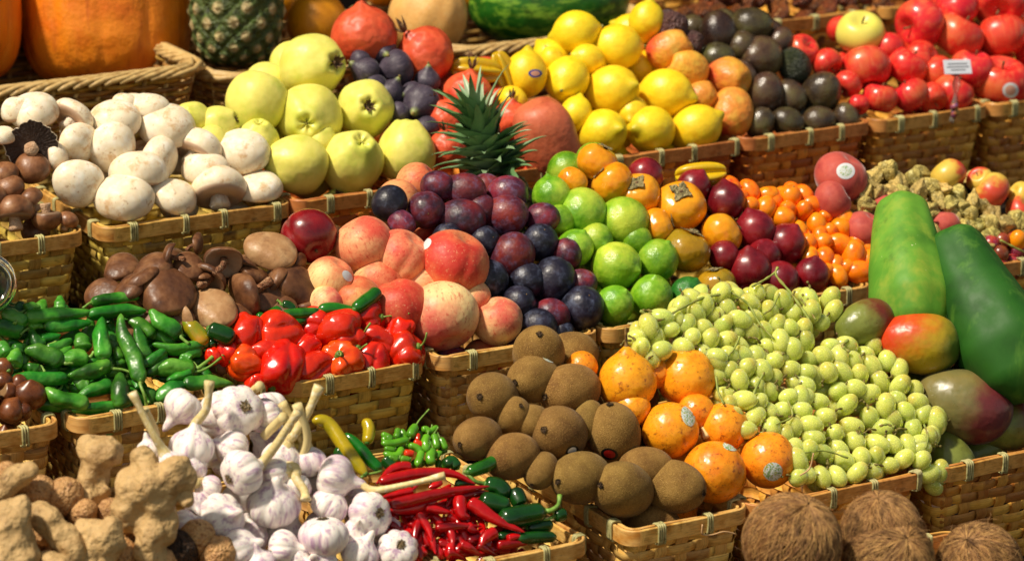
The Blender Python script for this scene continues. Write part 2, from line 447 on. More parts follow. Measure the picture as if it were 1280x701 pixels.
# -- apple
def apple_fn(e):
    def fn(t, p):
        lob = 1+.02*cos(5*p)*(1-cos(t))
        rr = sin(t)**.92*lob*(1+.04*cos(t))
        z = e*cos(t)+dimple(t, .36, .34)+.24*exp(-((pi-t)/.3)**2)
        return rr, z
    return fn
m_ap = M('red_apple_skin', ['c41c18', 'd63026', 'e04c38'], 1.0, rough=.27, streak=dict(c='e07a4c', scale=(7, 7, .7), lo=.46, hi=.72, f=.6),
    blush=[dict(c='d8773c', dir=(.7, -.5, .1), lo=.3, hi=1.2, amp=1.4, f=.8), dict(c='cfae3c', dir=(0, 0, 1), lo=.72, hi=1.0, amp=.5, f=.7)], spots=[('e0a080', 26, .73, .8, .5)], var=.08, hue=.012, spec=.5)
m_gap = M('golden_apple_skin', ['e8dc6c', 'dcd058'], 1.2, rough=.3, blush=[dict(c='d08a40', dir=(.9, 0, -.5), lo=.6, hi=1.5, amp=1.), dict(c='8a9a30', dir=(0, 0, 1), lo=.6, hi=.9, amp=.3, f=.6)], spots=[('a08a3a', 26, .72, .8, .4)], var=.03)
ast = stub('stem', m_stem, .45, .84, .03, .045, (.08, 0))
kind('red_apple', [[('fruit', blob('fruit', apple_fn(.86), m_ap, 30, 36, s, [(.025, 1.8, s)])), ('stem', ast)] for s in (1, 2)], 'apple', 'red apples in the basket at the top right')
kind('golden_apple', [[('fruit', blob('fruit', apple_fn(.84), m_gap, 30, 36, 3, [(.02, 1.8, 3)])), ('stem', ast)]], 'apple', None)
m_yap = M('blushed_apple_skin', ['d0a83a', 'd8b850'], 1.2, rough=.35, blush=dict(c='c8452c', dir=(.8, .2, .4), lo=-.1, hi=.6, amp=1.6), var=.06)
kind('blushed_apple', [[('fruit', blob('fruit', apple_fn(.84), m_yap, 26, 30, 4, [(.02, 1.8, 3)])), ('stem', ast)]], 'apple', 'blushed apples behind the husked berries')
# -- plum
def plum_fn(e, k=1.):
    def fn(t, p):
        d = np.minimum(np.abs(p), 2*pi-np.abs(p))
        rr = sin(t)*(1-.045*k*exp(-(d/.22)**2)*sin(t))
        return rr, e*cos(t)+dimple(t, .2, .07)
    return fn
m_pl = M('plum_skin', ['241426', '54182a', '7c2228'], .9, lo=.34, hi=.64, rough=.36, rough2=.55, spots=[('6c6688', 2.2, .47, .78, .7), ('a06a58', 22, .70, .78, .55), ('8a84a0', 6, .58, .8, .4)],
    blush=dict(c='7c2420', dir=(.6, -.6, .3), lo=.5, hi=1.4, amp=1.3, f=.8), var=.2, hue=.02, bump=[(4, .05)])
pst = stub('stem', m_stem, 1.0, 1.22, .035, .03, (.1, 0))
kind('plum', [[('fruit', blob('fruit', plum_fn(1.12), m_pl, 26, 36, 1, [(.015, 1.8, 1)]))], [('fruit', blob('fruit', plum_fn(1.2), m_pl, 26, 36, 2, [(.015, 1.8, 2)]))],
    [('fruit', blob('fruit', plum_fn(1.1), m_pl, 26, 36, 3, [(.015, 1.8, 3)])), ('stem', pst)]], 'plum', 'purple plums heaped beside the peaches')
m_dpl = M('dark_plum_skin', ['10101c', '1c1828', '2a2234'], .9, rough=.36, rough2=.5, spots=[('566078', 1.8, .46, .8, .75), ('8a6a60', 24, .73, .8, .5)], var=.2, bump=[(4, .05)])
kind('dark_plum', [[('fruit', blob('fruit', plum_fn(1.1), m_dpl, 26, 36, 4, [(.015, 1.8, 1)])), ('stem_scar', stub('scar', m_stem, .9, 1.04, .05, .045))]], 'plum', 'blue black plums beside the peaches')
def rp_fn(t, p):
    d = np.minimum(np.abs(p), 2*pi-np.abs(p))
    return sin(t)*(1-.04*exp(-(d/.2)**2)), 1.0*cos(t)+.17*exp(-(t/.22)**2)
m_rp = M('red_plum_skin', ['540a16', '74101a', '8c181c'], 1.0, rough=.3, spots=[('a04a40', 24, .72, .8, .4), ('7a4a5c', 2, .5, .8, .35)], var=.15, spec=.6)
kind('red_plum', [[('fruit', blob('fruit', rp_fn, m_rp, 26, 34, s, [(.02, 1.8, s)]))] for s in (1, 2)], 'plum', 'pointed dark red plums beside the persimmons')
# -- peach
def peach_fn(e, k):
    def fn(t, p):
        d = np.minimum(np.abs(p), 2*pi-np.abs(p))
        rr = sin(t)*(1-.055*k*exp(-(d/.13)**2)*(sin(t)**.5)+.012*k*exp(-((d-.35)/.25)**2))
        z = e*cos(t)+dimple(t, .3, .2)+.07*exp(-((pi-t)/.18)**2)
        return rr, z
    return fn
def peach_mat(nm, base, red, lo, hi, f=1.):
    return M(nm, base, 1.3, rough=.5, sss=.06, blush=dict(c=red, dir=(.4, -.3, .5), lo=lo, hi=hi, amp=2.2, ns=1.3, f=f),
        streak=dict(c='c02c20', scale=(9, 9, 3), lo=.53, hi=.68, f=.6), spots=[('f0d098', 14, .58, .72, .5), ('b82c20', 9, .60, .70, .45)], sheen=.08, bump=[(5, .04)], var=.05, hue=.01, spec=.35)
m_pe1 = peach_mat('striped_peach_skin', ['f2cc8c', 'f0c080'], 'd85840', -.7, 1.1)
m_pe2 = peach_mat('red_peach_skin', ['e8a868', 'ecb070'], 'c43c2a', -1.0, .9)
m_pe3 = peach_mat('pale_peach_skin', ['f6dc98', 'f4d08c'], 'd44a48', -.7, 1.1, .95)
kind('striped_peach', [[('fruit', blob('fruit', peach_fn(.95, 1), m_pe1, 32, 72, 1, [(.02, 1.8, 1)]))]], 'peach', 'peaches heaped beside the plums')
kind('red_peach', [[('fruit', blob('fruit', peach_fn(.94, .9), m_pe2, 32, 72, 2, [(.02, 1.8, 1)]))]], 'peach', 'peaches heaped beside the plums')
kind('pale_peach', [[('fruit', blob('fruit', peach_fn(.95, 1), m_pe3, 32, 72, 3, [(.02, 1.8, 1)]))]], 'peach', 'peaches heaped beside the plums')
m_nec = M('nectarine_skin', ['5a0c14', '80141a', '9c2a20'], 1.0, rough=.25, blush=dict(c='d89a50', dir=(-.7, .3, 0), lo=.55, hi=1.1, amp=1.0), spots=[('d07a50', 20, .68, .78, .5)], spec=.6)
kind('nectarine', [[('fruit', blob('fruit', peach_fn(.95, 1.2), m_nec, 32, 72, 4, [(.02, 1.8, 1)])), ('stem', stub('stem', m_stem, .7, .86, .07, .05))]], 'nectarine', None)
m_fp = M('fuzzy_peach_skin', ['a83a30', 'b84e40', '9a2f2c'], 1.2, rough=.7, sheen=.35, spots=[('cf8a60', 3, .55, .8, .3)], var=.08)
kind('fuzzy_peach', [[('fruit', blob('fruit', peach_fn(.86, 1), m_fp, 28, 60, 5, [(.02, 1.8, 1)]))]], 'peach', 'fuzzy dark pink peaches at the right')
# -- persimmon
def per_fn(t, p):
    return sin(t)**.88*(1+.03*cos(4*p)*(1+.3*cos(t))), .84*cos(t)+dimple(t, .4, .12)
def per_kind(nm, cols, bl):
    m = M(nm+'_skin', cols, 1.2, rough=.24, blush=dict(c=bl, dir=(.5, .4, .5), lo=.1, hi=1.2, amp=1.2), spots=[('6a4418', 12, .72, .8, .4)], var=.05, spec=.55, bump=[(2, .08)])
    mc = M('persimmon_calyx', ['8a7a4c', 'a89a6a', '5f5636'], 3, rough=.85, bump=[(8, .6)], spots=[('3c2c1c', 5, .6, .72, .6)])
    return [[('fruit', blob('fruit', per_fn, m, 28, 36, s, [(.02, 1.8, s)])), ('calyx', sepals('calyx', mc, .80, 4, .46, .19, .10, s, .05, .02, .35)), ('calyx_core', stub('core', m_dry, .70, .82, .14, .07))] for s in (1, 2)]
kind('persimmon', per_kind('persimmon', ['e0880e', 'e89a16', 'dc7a0e'], 'e0a024'), 'persimmon', 'orange persimmons beside the limes')
kind('olive_persimmon', per_kind('olive_persimmon', ['a87812', 'b08418', '987014'], '8c7c1c'), 'persimmon', 'olive brown persimmons beside the limes')
# -- kumquat
m_kq = M('kumquat_skin', ['f47408', 'f88c10', 'ee5e08'], .9, rough=.22, var=.05, hue=.02, spec=.55, bump=[(18, .06)], sss=.08)
kind('kumquat', [[('fruit', blob('fruit', lambda t, p, e=e: (sin(t), e*cos(t)), m_kq, 16, 20, s, [(.02, 2, s)])), ('stem_end', stub('e', m_gst, e-.02, e+.04, .09, .06))] for s, e in ((1, 1.15), (2, 1.35))], 'kumquat', 'small orange kumquats in a heap')
# -- kiwi
m_kw = M('kiwi_skin', ['68481e', '80602c', '96743a'], 1.2, rough=.75, sheen=.06, spots=[('c8a058', 24, .54, .64, .55), ('5c3a18', 15, .58, .70, .5), ('6a4424', 2.4, .55, .75, .4)], bump=[(24, .3)], var=.12, hue=.015, spec=.25)
def kw_fn(e):
    return lambda t, p: (sin(t)**.9, e*cos(t)+.04*exp(-(t/.2)**2))
m_kwb = M('kiwi_button', ['3c2816', '7a5a36', '9a7a4c'], 9, rough=.9, bump=[(12, 1.)])
kind('kiwi', [[('fruit', blob('fruit', kw_fn(e), m_kw, 28, 34, s, [(.025, 1.8, s)])), ('button', sepals('button', m_kwb, e+.055, 12, .12, .06, .05, s, .0, .02, .6)), ('button_core', stub('core', m_kwb, e-.02, e+.08, .10, .05))] for s, e in ((1, 1.20), (2, 1.32))], 'kiwi', 'brown kiwis in the front basket')
# -- granadilla (orange passion fruit)
m_gr = M('passion_fruit_skin', ['ea8810', 'f29c1c', 'e87c10'], 1.1, rough=.3, spots=[('8a3a10', 4.5, .55, .68, .8), ('a04c12', 16, .58, .66, .7), ('f0c060', 6, .66, .8, .4)], bump=[(3, .06)], var=.06, hue=.015, spec=.5, sss=.05)
kind('passion_fruit', [[('fruit', blob('fruit', lambda t, p: (sin(t), .98*cos(t)+.05*exp(-(t/.3)**2)), m_gr, 28, 34, s, [(.015, 1.8, s)]))] for s in (1, 2)], 'passion fruit', 'speckled orange passion fruits beside the kiwis')
kind('stemmed_passion_fruit', [[('fruit', blob('fruit', lambda t, p: (sin(t)*(1-.05*cos(t)), cos(t)+.22*exp(-(t/.28)**2)), m_gr, 34, 34, 3, [(.015, 1.8, 3)])),
    ('stem', tmesh('stem', catmull([(0, 0, 1.15), (.02, 0, 1.35), (0, 0, 1.65), (.03, 0, 1.85)], 12), [.11, .085, .065, .055, .05, .05, .05, .055, .05, .055, .05, .06], M('passion_stem', ['c8a860', '8a6a30', '3c2814'], 4, rough=.7), 8))]], 'passion fruit', None)
# -- mango
def mango_kind(nm, cols, bl):
    m = M(nm, cols, .8, rough=.33, blush=bl, spots=[('6a4a2a', 20, .68, .76, .5), ('c0a860', 26, .72, .78, .4)], bump=[(3, .05)], var=0., spec=.5, sheen=.05)
    return [[('fruit', blob('fruit', lambda t, p: (sin(t)*(1-.12*cos(t))*(1+.06*cos(p)), 1.42*cos(t)+dimple(t, .3, .06)), m, 30, 36, 3, [(.04, 1.2, 3)])), ('stem_scar', stub('scar', m_dry, 1.30, 1.41, .08, .06))]]
kind('green_mango', mango_kind('green_mango_skin', ['67702c', '7a8238', '5c5c28'], [dict(c='6a2a1c', dir=(.2, .2, -1), lo=-.1, hi=.9, amp=1.0)]), 'mango', None)
kind('orange_mango', mango_kind('orange_mango_skin', ['b8921e', 'a8961e'], [dict(c='c83c12', dir=(0, .5, 1.), lo=-.5, hi=1.2, amp=1.5), dict(c='4f6420', dir=(.2, 0, -1), lo=.45, hi=1.2, amp=.5)]), 'mango', None)
kind('purple_mango', mango_kind('purple_mango_skin', ['80703c', '6f6a3c', '94804a'], [dict(c='6a2a2c', dir=(.2, 0, -1), lo=-.2, hi=.7, amp=.8), dict(c='3c2a3a', dir=(0, .0, -1), lo=.6, hi=1.6, amp=1.2, f=.7)]), 'mango', None)
# -- husk berry (physalis)
m_hk = M('berry_husk', ['b09c50', 'd0b868', '8c7a38', 'dccc88'], 1.4, rough=.75, streak=dict(c='5c5428', scale=(7, 7, 1.2), lo=.52, hi=.7, f=.6), spots=[('4a2e1a', 2, .6, .75, .5)], bump=[(6, .3)], var=.25, hue=.03, sss=.0)
def hk_fn(k):
    def fn(t, p):
        rr = sin(t)**.8*(1-.30*cos(t))*(1-.28*np.abs(sin(2.5*p+k))**1.5)*(1+.04*sin(9*p+4*t+k))
        return rr*.98, 1.15*cos(t)+.45*exp(-(t/.3)**2)
    return fn
kind('husk_berry', [[('husk', blob('husk', hk_fn(s), m_hk, 22, 36, s, [(.10, 3., s), (.03, 9, s)]))] for s in (1, 2, 3)], 'physalis', 'dry papery husk berries heaped on the right')
# -- nuts
m_wn = M('walnut_shell', ['b07c44', 'c89a62', '946034'], 2.2, rough=.6, spots=[('5c3618', 5, .56, .64, .8)], bump=[(6, .35)], var=.1)
def wn_fn(t, p):
    d = np.minimum(np.abs(p), np.abs(p-pi)); d = np.minimum(d, 2*pi-np.abs(p))
    return sin(t)*(1+.07*exp(-(d/.1)**2)), 1.08*cos(t)+.08*exp(-(t/.2)**2)
kind('walnut', [[('shell', blob('shell', wn_fn, m_wn, 30, 44, s, [(.05, 4, s), (.03, 8, s+4)]))] for s in (1, 2)], 'walnut', 'brown walnuts around the ginger')
m_dwn = M('dark_walnut_shell', ['3a2616', '5a3c22', '21150c'], 2.2, rough=.65, spots=[('100a06', 6, .5, .62, .9)], bump=[(5, 1.), (12, .7)])
kind('dark_walnut', [[('shell', blob('shell', wn_fn, m_dwn, 30, 44, 5, [(.05, 5, 2), (.035, 11, 4)]))]], 'walnut', None)
m_ly = M('date_skin', ['a05020', 'c06c34', '80401c', 'd09058'], 1.6, rough=.5, bump=[(5, .8)], var=.22, hue=.02)
kind('brown_date', [[('fruit', blob('fruit', lambda t, p: (sin(t), 1.25*cos(t)), m_ly, 14, 18, s, [(.09, 4, s)]))] for s in (1, 2)], 'date', 'dried brown dates at the back of the stall')
m_ch = M('chestnut_shell', ['4a2410', '6a3818', '8a5028'], 1.0, rough=.3, streak=dict(c='34180a', scale=(10, 10, 1), lo=.5, hi=.7, f=.5), mask='8a6a48', var=.12, spec=.5)
kind('chestnut', [[('nut', blob('nut', lambda t, p: (sin(t)*(1+.1*cos(2*p)), np.where(t > 2.3, -.62, .95*cos(t)+.2*exp(-(t/.3)**2)), (t > 2.25)*1.*np.ones_like(p)), m_ch, 26, 30, s, [(.03, 2, s)]))] for s in (1, 2)], 'chestnut', 'glossy brown chestnuts in the left basket')
# -- garlic
m_gl = M('garlic_skin', ['eae0d6', 'f4ece2', 'dccfc8'], 1.4, rough=.42, streak=dict(c='a06c9c', scale=(4, 4, .6), lo=.47, hi=.68, f=.75),
    blush=[dict(c='c096b8', dir=(.6, .4, .2), lo=.1, hi=1.2, amp=1.8, f=.75), dict(c='cdbfa0', dir=(0, 0, 1), lo=.9, hi=1.8, amp=.3, f=.6)], sss=.3, ssr=.004, sssc=(1, .7, .6), bump=[(14, .10, 's')], stretch=(3, 3, .7), var=.04, hue=.0)
m_gls = M('garlic_stem_skin', ['e4d6a0', 'd4bc7c', 'eee4c4'], 3, rough=.6, streak=dict(c='a08a50', scale=(12, 12, 1), lo=.5, hi=.7, f=.5), var=.05)
m_root = M('garlic_root', ['c4a878', '94784c', 'd8c49c'], 5, rough=.9, bump=[(9, 1.)])
def gl_fn(n, k, neck):
    def fn(t, p):
        env = sin(t)**1.3
        c = np.abs(cos(n*p/2+k))**.6
        rr = sin(t)*(1-.05*cos(t))*(1-.13*env*(1-c))
        w = exp(-(t/.42)**2)
        rr = rr*(1-w)+np.minimum(sin(t)*1.0, .20+.0*t)*w
        z = .80*cos(t)+neck*exp(-(t/.30)**2)+.10*exp(-((pi-t)/.35)**2)
        return rr, z
    return fn
v = []
for s, (n, nk) in enumerate([(7, .55), (8, .4), (6, .7), (9, .5)]):
    V0 = [('bulb', blob('bulb', gl_fn(n, s, nk), m_gl, 40, 72, s, [(.03, 2, s), (.01, 6, s)]))]
    rt_ = sepals('roots', m_root, 0, 18, .27, .06, .0, s, .02, .0, .7)
    P = np.zeros(len(rt_.vertices)*3, dtype=np.float32); rt_.vertices.foreach_get('co', P); P = P.reshape(-1, 3); P[:, 2] = -(P[:, 2]*.6+.76); rt_.vertices.foreach_set('co', P.ravel()); rt_.update()
    V0.append(('roots', rt_))
    v.append(V0)
kind('garlic_bulb', v, 'garlic', 'purple white garlic bulbs piled at the front')
# -- coconut
m_cc = M('coconut_husk', ['3c2412', '543418', '6c4826'], 2.5, rough=.95, stretch=(7, 7, 1.2), streak=dict(c='2a180c', scale=(22, 22, 2), lo=.45, hi=.6, f=.7), bump=[(6, 1., 's'), (30, .6)], var=.06, spec=.1)
m_ccf = M('coconut_fibre', ['8e6236', 'b08450', '64421f'], 3, rough=.75, var=0., attr_rnd=(.5, .02))
def fibres(name, seed, n, mat, spread=.5):
    r = np.random.RandomState(seed); parts = []
    for i in range(n):
        loose = i < n*.02
        t0 = r.uniform(.02, 2.3); p0 = r.uniform(0, 6.28)
        L = r.uniform(.5, 1.2) if not loose else r.uniform(.6, 1.1)
        m = 7
        u = np.linspace(0, 1, m)
        dp = r.normal()*spread*(.35 if not loose else 1.2)
        tt = t0+L*u*(.9 if not loose else .4); pp = p0+dp*u+.06*np.sin(u*7+r.uniform(0, 6))
        rad = 1.0+.012+u*(1-u)*.11*r.rand()
        if loose: rad = rad+u**1.5*r.uniform(.05, .30)
        C = np.stack([rad*np.sin(tt)*np.cos(pp), rad*np.sin(tt)*np.sin(pp), rad*.98*np.cos(tt)], -1)
        w = r.uniform(.0035, .010) if not loose else .004
        parts.append(tube(C, np.full(m, w), 3, None, False))
    V, Fs = merge(parts)
    return mesh(name, V, Fs, mat, attrs={'rnd': np.repeat(r.rand(n), 21)})
kind('coconut', [[('shell', blob('shell', lambda t, p: (sin(t)*(1+.02*cos(3*p)), .98*cos(t)), m_cc, 40, 60, s)), ('fibres', fibres('fibres', s, 2400, m_ccf))] for s in (1, 2)], 'coconut', 'hairy brown coconuts at the bottom right')
# -- grape
m_gp = M('green_grape_skin', ['ccd85c', 'dce478', 'b8ca50'], .9, rough=.24, sss=1., ssr=.012, sssc=(1., 1., .45), blush=dict(c='ccc45c', dir=(0, 0, -1), lo=.6, hi=1.3, amp=.8), spots=[('e4eca0', .9, .5, .8, .4), ('8a7a3a', 7, .76, .80, .4)], trans=.2, var=.12, hue=.02, spec=.5)
def grape_mesh(e, m, s): return blob('grape', lambda t, p: (sin(t), e*cos(t)), m, 14, 18, s)
m_gtip = M('grape_tip', ['5a4020'], rough=.8)
m_rg = M('red_grape_skin', ['6a1a1c', '8a2a20', 'a0582c'], .8, rough=.25, var=.25, hue=.05, spots=[('b09aa0', 3, .5, .8, .3)], sss=.3, ssr=.004)
GRAPES = [grape_mesh(1.2, m_gp, 1), grape_mesh(1.42, m_gp, 2), grape_mesh(1.32, m_gp, 3)]
RGRAPES = [grape_mesh(1.05, m_rg, 4)]
# -- odd ones
m_or = M('yellow_citrus_skin', ['e08a06', 'e89a0a'], 1.2, rough=.4, bump=[(18, .12)], var=.05)
kind('grapefruit', [[('fruit', blob('fruit', ell(.95), m_or, 26, 32, 1, [(.015, 1.8, 1)])), ('stem_end', stub('e', m_gst, .92, .98, .06, .05))]], 'grapefruit', 'yellow orange grapefruits at the back')
m_ml = M('melon_skin', ['e0a458', 'e8b468', 'd49a4c'], 1.5, rough=.55, bump=[(14, .08)], spots=[('e0c08a', 9, .55, .7, .5)])
kind('melon', [[('fruit', blob('fruit', lambda t, p: (sin(t)*(1+.02*cos(9*p)), 1.05*cos(t)), m_ml, 30, 60, 1))]], 'melon', None)
m_wt = M('watermelon_rind', ['1c5410', '266818', '14400c'], 1.4, rough=.35, streak=dict(c='7aa830', scale=(4.5, 4.5, 1.1), lo=.50, hi=.62, f=.9), spots=[('8aa43a', 7, .56, .7, .5), ('0c2a08', 4, .56, .7, .6)], bump=[(3, .03)])
kind('watermelon', [[('fruit', blob('fruit', ell(1.65), m_wt, 40, 60, 1, [(.02, 1.5, 1)]))]], 'watermelon', None)
m_sf = M('star_fruit_skin', ['d8a808', 'c8a40c', 'e0b81a'], 1.2, rough=.28, mask='b09a1c', spots=[('7a4a18', 8, .66, .76, .5)], spec=.6)
kind('star_fruit', [[('fruit', blob('fruit', lambda t, p: (sin(t)**.7*(.5+.5*np.abs(cos(2.5*p))**1.3), 1.9*cos(t), np.clip(np.abs(cos(2.5*p))-.93, 0, 1)*9*np.ones_like(t)), m_sf, 30, 80, 1, [(.03, 2, 1)]))]], 'star fruit', 'yellow star fruits')
m_sp = M('sweet_potato_skin', ['c45a38', 'd06c48', 'b04c30'], 1.4, rough=.5, spots=[('7a3020', 12, .58, .72, .6), ('6a3a28', 3, .62, .76, .5)], bump=[(5, .05), (16, .015)])
kind('sweet_potato', [[('root', blob('root', lambda t, p: (sin(t)**.5*(1+.08*cos(2*p)-.06*cos(3*p)), 1.18*cos(t)), m_sp, 34, 44, 2, [(.06, 2.1, 3), (.008, 6, 5)]))]], 'sweet potato', None)
m_pk = M('pumpkin_skin', ['e8740c', 'f08a18', 'de680c'], 1.4, rough=.42, streak=dict(c='a84408', scale=(14, 14, .8), lo=.52, hi=.75, f=.55),
    spots=[('7a5a20', 26, .66, .74, .7), ('9a7a2a', 5, .68, .78, .5), ('e8a040', 3, .62, .8, .3)], bump=[(20, .1), (3, .08)], var=.03)
def pk_fn(t, p):
    q = np.abs(cos(5.5*p))**.5
    return sin(t)**.36*(.965+.035*q+.010*sin(4*p)), .92*np.sign(cos(t))*np.abs(cos(t))**.8+dimple(t, .5, .25)
kind('pumpkin', [[('fruit', blob('fruit', pk_fn, m_pk, 50, 132, 1, [(.02, 2, 1)])), ('stem', stub('stem', M('pumpkin_stem', ['6a6030', '8a7c48'], 4, rough=.9), .72, 1.2, .16, .09, (.15, .05)))]], 'pumpkin', 'large orange pumpkins in the wicker basket')
# ------------------------------------------------------------ bamboo baskets
def strawmat(nm, cols, var=.0, tint=.36):
    q = NT(nm)
    A = lambda n_: q.n('ShaderNodeAttribute', attribute_name=n_).outputs['Fac']
    rn = A('rnd'); oi = q.n('ShaderNodeObjectInfo').outputs['Random']
    v1 = q.n('ShaderNodeCombineXYZ', {0: q.math('MULTIPLY', A('u'), 14.), 1: q.math('MULTIPLY', A('v'), 900.), 2: q.math('ADD', q.math('MULTIPLY', rn, 31.), q.math('MULTIPLY', oi, 17.))}).outputs[0]
    v2 = q.n('ShaderNodeCombineXYZ', {0: q.math('MULTIPLY', A('u'), 30.), 1: q.math('MULTIPLY', A('v'), 60.), 2: q.math('MULTIPLY', rn, 11.)}).outputs[0]
    grain = q.noise(v1, 1., 3., .6)
    C = q.ramp(q.noise(v2, 1., 3.), [S(c_) for c_ in cols], .3, .7)
    C = q.mix(q.math('MULTIPLY', q.rng(grain, .45, .75), .45), C, S('6a3c12'))
    C = q.mix(q.math('MULTIPLY', q.rng(q.noise(v2, 2.2, 4.), .56, .76), .6), C, S('4a2a10'))
    hs = q.n('ShaderNodeHueSaturation', {'Hue': q.math('ADD', .49, q.math('MULTIPLY', rn, .025)), 'Value': q.math('ADD', 1-tint, q.math('MULTIPLY', rn, 2*tint)), 'Color': C})
    q.put(q.b.inputs['Base Color'], hs.outputs[0])
    q.put(q.b.inputs['Roughness'], q.rng(grain, .3, .7, .38, .6))
    q.b.inputs['Specular IOR Level'].default_value = .35
    bn = q.n('ShaderNodeBump', {'Strength': .25, 'Distance': .0006, 'Height': grain}); q.put(q.b.inputs['Normal'], bn.outputs[0])
    return q.m
BM = dict(
    straw=(strawmat('bamboo_straw', ['d29a44', 'e2b86c', 'b88038']), strawmat('bamboo_rim', ['daa04a', 'e8ba6c', 'c48636'], 0, .12)),
    green=(strawmat('bamboo_greenish', ['b29242', 'ccae58', '9a7c30']), strawmat('bamboo_rim_b', ['d09a48', 'dfb060', 'b88034'], 0, .12)),
    red=(strawmat('bamboo_reddish', ['d06c28', 'de8238', 'bc5a1c']), strawmat('bamboo_rim_red', ['c47838', 'd48c4c', 'ac6226'], 0, .12)),
    orange=(strawmat('bamboo_orange', ['cc7e2c', 'dc9c48', 'b86c20']), strawmat('bamboo_rim_orange', ['c8863c', 'd89c52', 'b0702a'], 0, .12)))
m_bind = M('raffia_binding', ['a09a60', 'b8b07a', '8a8450'], 3, rough=.55, sc_=60, streak=dict(c='6a6432', scale=(3, 3, 3), lo=.5, hi=.75, f=.5), var=.1)
m_dark_bottom = M('shade_dark_basket_bottom', ['2c1a0a', '3c2610'], 2, rough=.8, sc_=30)  # bamboo bottom coloured dark to stand for shade under the heap
def rrect(w, d, r, n=7):
    """rounded rectangle perimeter as dense polyline (counter-clockwise from front-left), returns pts, normals, s"""
    P = []; N = []
    def seg(a, b, nrm):
        L = math.hypot(b[0]-a[0], b[1]-a[1]); m = max(2, int(L/.0032))
        for i in range(m):
            u = i/m
            P.append((a[0]+(b[0]-a[0])*u, a[1]+(b[1]-a[1])*u)); N.append(nrm)
    def arc(cx, cy, a0):
        for i in range(n):
            a = a0+(pi/2)*i/n
            P.append((cx+r*math.cos(a), cy+r*math.sin(a))); N.append((math.cos(a), math.sin(a)))
    seg((-w/2+r, -d/2), (w/2-r, -d/2), (0, -1)); arc(w/2-r, -d/2+r, -pi/2)
    seg((w/2, -d/2+r), (w/2, d/2-r), (1, 0)); arc(w/2-r, d/2-r, 0)
    seg((w/2-r, d/2), (-w/2+r, d/2), (0, 1)); arc(-w/2+r, d/2-r, pi/2)
    seg((-w/2, d/2-r), (-w/2, -d/2+r), (-1, 0)); arc(-w/2+r, -d/2+r, pi)
    P = np.array(P); N = np.array(N)
    Q = np.roll(P, -1, 0)
    s = np.concatenate([[0], np.cumsum(np.linalg.norm(Q-P, axis=1))])
    return P, N, s[:-1], s[-1]
BASKETS = {}
